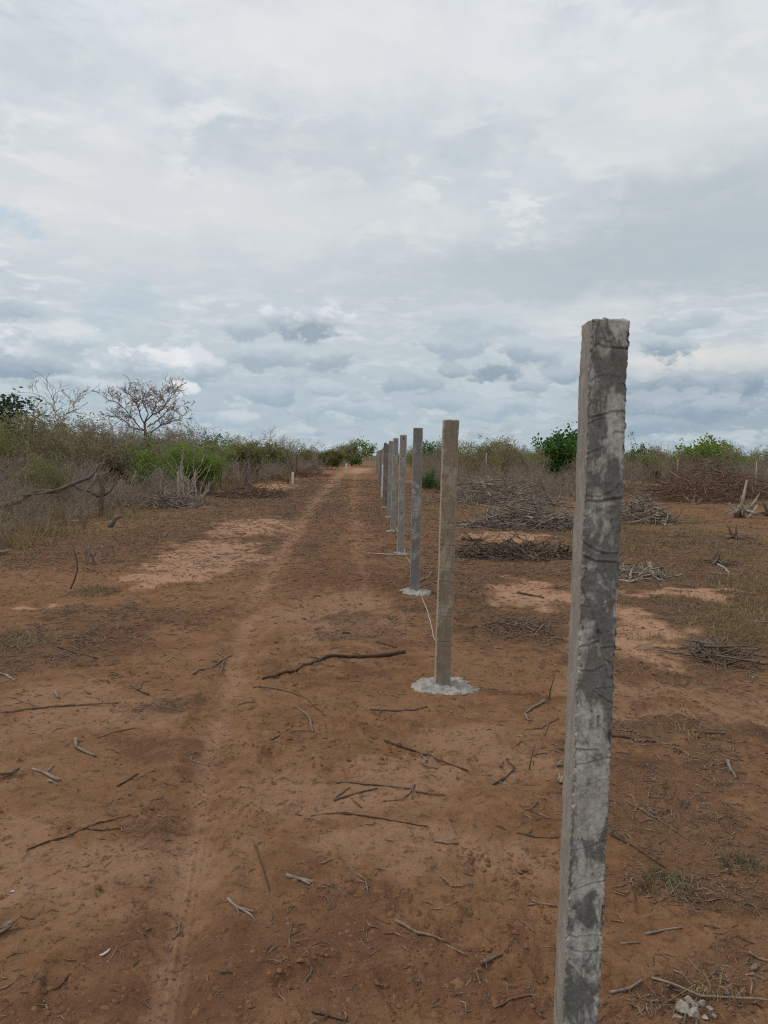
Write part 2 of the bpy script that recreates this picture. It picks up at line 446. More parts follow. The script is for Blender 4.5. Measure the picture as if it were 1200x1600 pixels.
def build_ground():
    rs = [0.0]; r = 0.5
    while r < 6000:
        rs.append(r); r *= (1.0095 if r < 60 else 1.03)
    rs = np.array(rs)
    fine = np.radians(np.arange(-40, 40.01, 0.14)); coarse = np.radians(np.arange(44, 317, 4.0))
    th = np.concatenate([fine, coarse])
    nt_, nr = len(th), len(rs)
    RR, TT = np.meshgrid(rs[1:], th, indexing='ij')
    X = RR*np.sin(TT); Y = RR*np.cos(TT)
    xs, ys = X.ravel(), Y.ravel()
    z = hfull(xs, ys)
    V = np.concatenate([[[0, 0, gh(0, 0)]], np.stack([xs, ys, z], 1)])
    n = nr-1
    i = np.arange(n-1)[:, None]; j = np.arange(nt_)[None, :]; j2 = (j+1) % nt_
    Q = np.stack([1+i*nt_+j, 1+(i+1)*nt_+j, 1+(i+1)*nt_+j2, 1+i*nt_+j2], -1).reshape(-1, 4)
    Q = Q[:, ::-1]
    j = np.arange(nt_); T = np.stack([np.zeros(nt_, int), 1+(j+1) % nt_, 1+j], -1)
    me = mesh_np('ground', V, [Q, T], [ground_mat()], True)
    ms = masks(V[:, 0], V[:, 1])
    for nm, a in zip(('sand', 'pale', 'dark', 'lit', 'grassy', 'trk'), ms):
        at = me.attributes.new(nm, 'FLOAT', 'POINT'); at.data.foreach_set('value', a.astype(np.float32))
    o = link('ground', me); tag(o, kind='structure')
    return o

def ground_mat():
    m, nt, b = newmat('red_soil'); N = NB(nt); co = N.obj()
    n_big = N.noise(co, 0.9, 5, 0.6); n_mid = N.noise(co, 5.5, 6, 0.65, 0.4); n_sm = N.noise(co, 38, 5, 0.7); n_xs = N.noise(co, 170, 3, 0.7)
    c = N.mix(N.ramp(n_mid, 0.32, 0.68), (0.176, 0.085, 0.041), (0.258, 0.135, 0.068))
    c = N.mix(N.ramp(n_big, 0.35, 0.68, 0, 0.5), c, (0.283, 0.156, 0.082))
    def msk(name, k=1.1, a=0.35, e=0.75, amt=1.0, nz=None):
        v = N.math('ADD', N.attr(name), N.math('MULTIPLY', N.math('SUBTRACT', nz or n_mid, 0.5), k))
        return N.ramp(v, a, e, 0, amt)
    c = N.mix(msk('pale', 2.0, 0.25, 1.1, 0.75, N.noise(co, 5, 8, 0.7, 0.5)), c, (0.330, 0.189, 0.114))
    c = N.mix(msk('dark', 2.4, 0.25, 1.15, 0.7, N.noise(co, 7, 8, 0.75)), c, (0.129, 0.060, 0.035))
    c = N.mix(msk('sand', 2.0, 0.25, 0.95, 0.9, N.noise(co, 4, 8, 0.7)), c, (0.440, 0.250, 0.155))
    c = N.mix(msk('trk', 0.9, 0.25, 0.95, 0.8), c, (0.365, 0.207, 0.128))
    c = N.mix(msk('grassy', 1.5, 0.4, 1.0, 0.75), c, (0.186, 0.120, 0.061))
    # dark crumbs and organic bits, thicker where the litter lies
    mp = N.n('ShaderNodeMapping'); N.put(mp.inputs['Vector'], co); mp.inputs['Scale'].default_value = (1, 1.0, 1)
    lm = msk('lit', 1.4, 0.3, 0.95, 1.0, N.noise(co, 9, 5, 0.7))
    bits = N.ramp(N.noise(co, 55, 4, 0.75, 1.5), 0.50, 0.58)
    c = N.mix(N.math('MULTIPLY', lm, N.math('ADD', N.math('MULTIPLY', bits, 0.5), 0.32)), c, (0.092, 0.051, 0.033))
    clump = N.ramp(N.noise(co, 2.6, 8, 0.72, 0.5), 0.50, 0.60)
    c = N.mix(N.math('MULTIPLY', N.math('MULTIPLY', N.ramp(N.attr('lit'), .1, .5), clump), 0.6), c, (0.083, 0.046, 0.028))
    straw = N.ramp(N.noise(co, 75, 3, 0.7, 2.5), 0.60, 0.68)
    c = N.mix(N.math('MULTIPLY', N.math('MULTIPLY', lm, straw), 0.55), c, (0.414, 0.279, 0.185))
    crumb = N.noise(co, 19, 7, 0.75, 0.4)
    c = N.mix(N.ramp(crumb, 0.53, 0.62, 0, 0.55), c, (0.100, 0.049, 0.029))
    c = N.mix(N.ramp(crumb, 0.44, 0.34, 0, 0.22), c, (0.334, 0.195, 0.122))
    c = N.mix(N.ramp(n_sm, 0.58, 0.75, 0, 0.5), c, (0.110, 0.051, 0.028))
    c = N.mix(N.ramp(n_xs, 0.62, 0.75, 0, 0.35), c, (0.096, 0.049, 0.028))
    c = N.mix(N.ramp(n_xs, 0.40, 0.28, 0, 0.3), c, (0.372, 0.220, 0.140))
    nt.links.new(c, b.inputs['Base Color'])
    b.inputs['Roughness'].default_value = 0.97; b.inputs['Specular IOR Level'].default_value = 0.08
    h = N.math('ADD', N.math('MULTIPLY', N.noise(co, 14, 6, 0.65), 1.0), N.math('MULTIPLY', n_sm, 0.35))
    nm = N.bump(h, 0.9, 0.035)
    nm = N.bump(n_xs, 0.6, 0.005, nm)
    nt.links.new(nm, b.inputs['Normal'])
    return m

build_ground()

# ------------------------------------------------------------------ concrete posts
def pline_dist(X, Z, pl):
    best = np.full_like(X, 9.0); side = np.zeros_like(X)
    for (x0, z0), (x1, z1) in zip(pl[:-1], pl[1:]):
        dx, dz = x1-x0, z1-z0; L2 = dx*dx+dz*dz+1e-12
        t = np.clip(((X-x0)*dx+(Z-z0)*dz)/L2, 0, 1)
        qx, qz = x0+t*dx, z0+t*dz
        d = np.hypot(X-qx, Z-qz); s = (Z-qz)
        k = d < best
        best = np.where(k, d, best); side = np.where(k, s, side)
    return best, side

def post_mesh(name, w, h, below, nper, nz, seed, mat, creases=(), holes=(), rough=0.003, chip=0.006):
    """square post, front face towards -y; creases: (polyline in metres on the front face, depth); holes: (x, z, r)"""
    z = np.linspace(-below, h, nz)
    s = (np.arange(nper)+0.0)/nper*2-1           # corner at s=-1
    per = []
    a = w/2
    for k in range(4):
        for q in s:
            if k == 0: per.append((q*a, -a, 0, -1, q, 0))
            if k == 1: per.append((a, q*a, 1, 0, q, 1))
            if k == 2: per.append((-q*a, a, 0, 1, q, 2))
            if k == 3: per.append((-a, -q*a, -1, 0, q, 3))
    per = np.array(per); P = len(per)
    X = np.repeat(per[None, :, 0], nz, 0); Y = np.repeat(per[None, :, 1], nz, 0)
    NX = np.repeat(per[None, :, 2], nz, 0); NY = np.repeat(per[None, :, 3], nz, 0)
    S = np.repeat(per[None, :, 4], nz, 0); K = np.repeat(per[None, :, 5], nz, 0)
    Z = np.repeat(z[:, None], P, 1)
    corner = np.abs(S) > 1-1e-6
    kk = K[corner]
    NX[corner] = np.where((kk == 0) | (kk == 3), -1, 1)*0.9; NY[corner] = np.where((kk == 0) | (kk == 1), -1, 1)*0.9
    U = S*a + K*3.1
    D = rough*fbm(U/0.05, Z/0.11, 3, seed) + 0.4*rough*fbm(U/0.012, Z/0.018, 2, seed+3)
    D = np.where(K == 0, D, D*0.25)
    dc = (1-np.abs(S))*a
    en = fbm(U*0+np.sign(S)*5+K*9 + X*3, Z/0.022, 3, seed+7)
    ch = np.exp(-(dc/0.0055)**2)*np.clip(0.45+en, 0, 1.4)
    far_c = (nz > 600) & ((K == 2) | ((K == 3) & (S < 0)) | ((K == 1) & (S > 0)))
    ch = np.where(far_c, ch*0.15, ch)
    D = D - chip*ch
    big = sstep(0.25, 0.6, fbm(np.sign(S)*3+K*7, Z/0.09, 2, seed+9))
    D = D - chip*1.6*big*np.exp(-(dc/0.010)**2)*np.where(far_c, 0.1, 1.0)
    # lateral wander of the whole section
    ox = 0.0025*fbm(Z/0.25, Z*0+seed, 2, seed+11); oy = 0.0025*fbm(Z/0.25, Z*0+seed+5, 2, seed+12)
    front = K == 0
    # rows of seam creases where the wet concrete folded in the mould
    for pl, dep in creases:
        d, sd = pline_dist(X, Z, pl)
        wd = (0.0016 + 0.30*dep) if nz > 600 else (0.0032+0.35*dep)
        g = -dep*np.exp(-(d/wd)**2) + 0.32*dep*np.exp(-((d-2.3*wd)/(1.4*wd))**2)*(sd > 0) - 0.15*dep*np.exp(-((d-2.0*wd)/(1.6*wd))**2)*(sd <= 0)
        D = np.where(front, D + (1.4*g if nz > 600 else g), D)
    for hx, hz, hr in holes:
        d = np.hypot(X-hx, Z-hz)
        D = np.where(front & (d < hr), D - 0.03, D)
    V = np.stack([X+NX*D+ox, Y+NY*D+oy, Z], -1)
    # uneven top
    V[-1, :, 2] += 0.005*fbm(V[-1, :, 0]/0.03, V[-1, :, 1]/0.03, 2, seed+20)
    V = V.reshape(-1, 3)
    i = np.arange(nz-1)[:, None]; j = np.arange(P)[None, :]; j2 = (j+1) % P
    Q = np.stack([i*P+j, i*P+j2, (i+1)*P+j2, (i+1)*P+j], -1).reshape(-1, 4)
    # top cap rings
    rings = [V[-P:]]; top = []; c = V[-P:].mean(0)
    nV = len(V); add = []; caps = []
    prev = np.arange(nV-P, nV)
    for f in (0.93, 0.75, 0.5, 0.25):
        rr = c + (V[-P:]-c)*f
        rr[:, 2] = c[2] + 0.006*fbm(rr[:, 0]/0.025, rr[:, 1]/0.025, 3, seed+22) + (0.004 if f < 0.9 else 0.002)
        idx = np.arange(P) + nV + sum(len(x) for x in add)
        add.append(rr)
        caps.append(np.stack([prev, np.roll(prev, -1), np.roll(idx, -1), idx], -1)); prev = idx
    add.append(np.array([[c[0], c[1], c[2]+0.004]])); ci = nV + sum(len(x) for x in add)-1
    T = np.stack([prev, np.roll(prev, -1), np.full(P, ci)], -1)
    VV = np.concatenate([V]+add)
    me = mesh_np(name, VV, [np.concatenate([Q]+caps), T], [mat], True)
    side_tan = np.zeros(len(VV)); side_tan[:nV] = ((K != 0)).astype(float).ravel(); side_tan[nV:] = 0.4
    cv = np.zeros(len(VV)); cv[:nV] = np.clip(ch*1.1, 0, 1).ravel()
    for nm, arr in (('side_tan', side_tan), ('chip', cv)):
        at = me.attributes.new(nm, 'FLOAT', 'POINT'); at.data.foreach_set('value', arr.astype(np.float32))
    return me

def footing_mesh(seed, rx, ry, h=0.03):
    """rough splash of concrete round a post base"""
    nr, nt_ = 16, 72
    V = [[0, 0, h]]; 
    rsx = np.random.RandomState(seed)
    th = np.linspace(0, 2*math.pi, nt_, endpoint=False)
    edge = 1 + 0.34*fbm(np.cos(th)*1.6+seed, np.sin(th)*1.6, 3, seed)
    for i in range(1, nr+1):
        t = i/nr
        rr = t*edge
        x = rx*rr*np.cos(th); y = ry*rr*np.sin(th)
        zz = h*(1-t**3.0) + 0.013*fbm(x/0.05, y/0.05, 4, seed+2)*(1 if i < nr else 0)
        if i == nr: zz = zz*0 - 0.03
        for q in range(nt_): V.append([x[q], y[q], zz[q]])
    Q = []; T = [(0, 1+q, 1+(q+1) % nt_) for q in range(nt_)]
    for i in range(nr-1):
        for q in range(nt_):
            a0 = 1+i*nt_; b0 = 1+(i+1)*nt_
            Q.append((a0+q, b0+q, b0+(q+1) % nt_, a0+(q+1) % nt_))
    return mesh_np('footing', np.array(V), [np.array(Q), np.array(T)], [M['footing']], False)

def rand_creases(rs, w, z0, z1, n, dep=0.002):
    out = []
    for _ in range(n):
        z = rs.uniform(z0, z1); a = w/2
        sl = rs.normal(0, 0.012)
        x0 = -a if rs.rand() < 0.7 else rs.uniform(-a, a*0.3)
        pl = [(x0, z)]
        for q in range(1, 4): pl.append((x0 + (a-x0)*q/3, z + sl*q/3 + rs.normal(0, 0.005)))
        out.append((pl, dep*rs.uniform(0.6, 1.4)))
    return out

# nearest post
D1 = 2.10
pb = at_depth(908, 1600, D1)
base1 = np.array([pb[0]-0.003, D1+0.0525, 0]); 
top1 = at_depth(955, 500, D1)
base1[2] = gh(base1[0], base1[1])
H1 = top1[2] - base1[2]
mid_top = at_depth(955, 500, D1); mid_bot = at_depth(907.5, 1600, D1)
slope = (mid_top[0]-mid_bot[0])/(mid_top[2]-mid_bot[2])
base1[0] = mid_bot[0] + slope*(base1[2]-mid_bot[2])
CR = [([(935, 539), (946, 543), (967, 545), (984, 544)], .0036), ([(920, 598), (930, 591), (943, 586)], .002), ([(925, 560), (932, 549), (938, 543)], .002),
      ([(929, 652), (946, 648), (956, 644), (980, 643)], .004), ([(914, 668), (928, 658), (935, 656), (946, 653)], .0024), ([(960, 648), (970, 647), (980, 649)], .0018),
      ([(962, 675), (979, 678)], .003), ([(913, 714), (925, 706), (933, 703)], .002), ([(912, 784), (938, 784), (956, 780), (973, 779)], .0052), ([(913, 776), (935, 777), (958, 767), (966, 756)], .0022),
      ([(914, 850), (930, 860), (946, 866), (965, 865)], .0036), ([(908, 868), (917, 872), (930, 878), (961, 879)], .0044),
      ([(909, 919), (920, 943), (928, 969), (935, 990)], .0032), ([(901, 1012), (920, 1009), (934, 1003)], .0036), ([(934, 985), (936, 1004), (941, 1022), (943, 1032), (957, 1037)], .0032),
      ([(941, 1014), (957, 1012)], .0036), ([(901, 1048), (925, 1050), (946, 1041), (950, 1060)], .0034), ([(928, 1077), (953, 1074)], .002), ([(926, 1080), (941, 1090), (956, 1099)], .0026),
      ([(894, 1171), (933, 1173)], .0034), ([(894, 1197), (925, 1192), (955, 1184)], .0030), ([(915, 1228), (945, 1218)], .0016), ([(934, 1120), (933, 1140)], .003),
      ([(886, 1396), (915, 1385), (946, 1377)], .0034), ([(879, 1459), (899, 1464), (938, 1463)], .0036), ([(882, 1478), (896, 1486), (912, 1489), (938, 1486)], .0036),
      ([(882, 1503), (902, 1522), (928, 1557)], .0022), ([(890, 1330), (925, 1322), (948, 1314)], .0018), ([(930, 1268), (910, 1290)], .0016), ([(905, 945), (918, 950)], .0018)]
ang1 = math.radians(0.8)
cr1 = []
for pl, dep in CR:
    q = []
    for (px, py) in pl:
        P = at_depth(px, py, D1)
        zc = P[2]-base1[2]
        q.append((P[0] - (base1[0] + slope*zc), zc))
    cr1.append((q, dep))
post1 = empty('fence_post', base1, ang1)
post1.rotation_euler = (0, math.atan(slope), ang1)
tag(post1, 'tall rough grey concrete post with dark creases, closest of the row', 'post', 'concrete posts in a row along the track')
part('shaft', post_mesh('near_shaft', 0.105, H1, 0.3, 46, 1050, 3, M['post_near'], cr1, (), 0.0050, 0.0080), post1)
rng0 = random.Random(5)

POSTS = [  # top px, base px, depth, material, label, footing radii, holes
    ((705.5, 657), (691.5, 1083), 5.60, 'post_tan', 'tan concrete post standing in a round white footing beside the crooked dark branch', (0.27, 0.235), ()),
    ((653.5, 669), (648, 925), 9.10, 'post_mottled', 'mottled grey concrete post with the string passing its white footing', (0.22, 0.2), ()),
    ((630.3, 680), (626, 865), 12.6, 'post_grey', 'buff concrete post with dark bolt holes and a bare board at its foot', (0.16, 0.13), ((0, 3), (0, 30), (0, 60), (0, 119))),
    ((618.8, 685), (614, 830), 16.1, 'post_grey', 'pale grey concrete post directly left of the buff one with bolt holes', (0.17, 0.16), ((0, 3), (0, 22), (0, 95))),
    ((611, 689), (607.5, 805), 19.6, 'post_grey', 'smooth pale grey post, sixth counting from the tall creased one', (0.15, 0.15), ()),
    ((606, 694), (603.0, 790), 23.1, 'post_brown', 'dark brown-grey post half hidden behind the sixth post of the row', (0.15, 0.15), ()),
    ((602.3, 692), (600.5, 780), 26.6, 'post_brown', 'dark narrow post standing directly behind the thin white stake', None, ()),
]
rsx = np.random.RandomState(44)
for d, tp, bt, mt, lab in [(30.1, 699, None, 'post_grey', 'pale post just left of the thin white stake'), (33.8, 701, None, 'post_grey', 'pale grey post second to the left of the thin white stake'),
                           (38, 703, None, 'post_brown', 'dim brown post in the tight far cluster beyond the white stake'), (45, 703.5, None, 'post_grey', 'slim pale post in the far cluster, third from the end of the row'),
                           (54, 704, None, 'post_grey', 'slim pale post in the far cluster, second from the end of the row'), (66, 705, None, 'post_grey', 'smallest pale post, the farthest one at the end of the row')]:
    x = 579 + 626/d
    POSTS.append(((x+0.6, tp), (x, None), d, mt, lab, (0.15, 0.15) if d < 60 else None, ()))
for i, (tp, bp, d, mt, lab, ft, holes) in enumerate(POSTS):
    T_ = at_depth(tp[0], tp[1], d)
    if bp[1] is None:
        x = at_depth(bp[0], 720, d)[0]; B_ = np.array([x, d, gh(x, d)])
    else:
        B_ = at_depth(bp[0], bp[1], d)
        B_[2] = gh(B_[0], B_[1])
    hgt = T_[2]-B_[2]
    root = empty('fence_post', (B_[0], d+0.055, B_[2]))
    root.rotation_euler = (0, math.atan((T_[0]-B_[0])/hgt), rsx.normal(0, 0.03) if i else 0.02)
    tag(root, lab, 'post', 'concrete posts in a row along the track')
    rs = np.random.RandomState(100+i)
    w = 0.112 if i < 2 else 0.108
    hs = [(hx, hgt - 0.03 - hy/F*d, 0.011) for hx, hy in holes]
    cr = rand_creases(rs, w, 0.05, hgt-0.05, 14 if i < 2 else 8, 0.0022)
    if i == 0:
        cr = [([(-.056, hgt-1.6+0.42), (0, hgt-1.6+.425), (.056, hgt-1.6+.405)], .004), ([(-.056, .35), (.056, .352)], .004), ([(-.056, .9), (.056, .895)], .003), ([(-.056, .60), (0, .605), (.056, .585)], .003),
              ([(-.056, 1.42), (0, 1.43), (.056, 1.41)], .0025), ([(-.04, .33), (.0, .325), (.05, .30)], .003), ([(-.056, 1.22), (.056, 1.235)], .003)] + cr[:6]
    part('shaft', post_mesh('shaft', w, hgt, 0.3, 20 if i < 4 else 8, int(520 if i < 2 else (170 if i < 4 else 80)), 60+i*5, M[mt], cr, hs, 0.0028 if i < 2 else 0.0018, 0.005 if i < 2 else 0.003), root)
    if ft:
        fo = part('footing', footing_mesh(200+i, ft[0], ft[1], 0.035), root)
        fo.location = (0.03 if i == 0 else 0.0, -0.02, -0.004)

# thin white stake in the row, string and board
stB = at_depth(597, 774, 28.5); stB[2] = gh(stB[0], 28.5)
stT = at_depth(598.3, 726, 28.5)
hgt = stT[2]-stB[2]
V, Q, T = tube([(0, 0, -0.2), (0.002, 0, 0.1), (0, 0.003, hgt*.5), (0.004, 0, hgt*.9), ((stT[0]-stB[0]), 0, hgt)], [.028, .03, .03, .029, .027], 10)
tag(link('stake', mesh_np('stake', V, [Q, T], [M['white']], True), None, stB), 'thin bright white stake standing in the far part of the post row', 'stake')
SP = [(681, 1004, .27), (674, 978, .17), (668, 955, .10), (661, 936, .05), (655, 921, .02), (648, 900, .012), (640, 879, .012), (630, 855, .012), (619, 826, .02), (608, 797, .05), (599, 775, .12)]
pts = []
for px, py, h in SP:
    v = pdir(px, py); z = h
    p = ghit(px, py, h); pts.append(p)
pts[0][1] = max(pts[0][1], 5.5)
pp = []
for a_, b_ in zip(pts[:-1], pts[1:]):
    for t in (0, .33, .66): pp.append(a_*(1-t)+b_*t)
pp.append(pts[-1]); pp = np.array(pp)
pp += np.random.RandomState(3).normal(0, .004, pp.shape); c0 = pp[0].copy()
V, Q, T = tube(pp-c0, [0.0014+0.00013*p[1] for p in pp], 6)
tag(link('string', mesh_np('string', V, [Q, T], [M['string']], True), None, c0), 'white string tied low on the tan post and trailing back to the white stake', 'string')

# white marker posts along the left side of the track
MK = [((457, 757), 738, 'white marker post by the scrub edge, the biggest of the short white ones'), ((541, 735.5), 724, 'short white marker post left of where the track bends, second from the biggest'),
      ((558, 724.8), 716.2, 'small white marker post under the green bush at the track end'), ((567, 721.5), 714, 'tiny white marker post just right of the green bush, far off'), ((577.5, 719.3), 712.5, 'tiniest white marker post, at the far end of the track')]
for (bx, by), ty, lab in MK:
    d = ghit(bx, by)[1]
    d = min(d, 190)
    p = at_depth(bx, by, d); p[2] = gh(p[0], d)
    tz = at_depth(bx, ty, d)[2]
    w_ = 0.075 if d < 60 else 0.10
    h_ = max(tz-p[2], .4)
    V, Q, T = tube([(0, 0, -.2), (0, 0, .05), (0.004, 0, h_*.5), (0.01, 0, h_-.02), (0.011, 0, h_)], [w_*1.05, w_, w_*.98, w_*.97, w_*.85], 4)
    o = link('marker_post', mesh_np('marker', V, [Q, T], [M['white']]), None, p); o.rotation_euler = (0, 0.01, 0.75)
    tag(o, lab, 'marker post', 'short white marker posts left of the track')

# ------------------------------------------------------------------ sticks
def stick_geo(rng, pts, r0, r1, twigs=0, wob=0.3):
    pts = [np.asarray(p, float) for p in pts]
    out = []
    for a_, b_ in zip(pts[:-1], pts[1:]):
        n = max(2, int(np.linalg.norm(b_-a_)/0.05)); n = min(n, 10)
        for q in range(n): out.append(a_ + (b_-a_)*q/n)
    out.append(pts[-1]); out = np.array(out); n = len(out)
    rad = np.linspace(r0, r1, n)*np.array([1+rng.uniform(-.14, .14) for _ in range(n)])
    for i in range(1, n-1): out[i] += np.array([rng.gauss(0, 1), rng.gauss(0, 1), rng.gauss(0, .4)])*rad[i]*wob
    geo = [tube(out, rad, 8 if r0 > .006 else 6, rng)]
    for _ in range(twigs):
        i = rng.randrange(1, n); d = np.array([rng.uniform(-1, 1), rng.uniform(-1, 1), rng.uniform(0.0, .35)]); d /= np.linalg.norm(d)
        L = rng.uniform(5, 16)*rad[i]
        geo.append(tube([out[i], out[i]+d*L*.5, out[i]+d*L+np.array([0, 0, -.1*L])], [rad[i]*.55, rad[i]*.45, rad[i]*.3], 6, rng))
    return join([(g[0], [g[1], g[2]]) for g in geo])

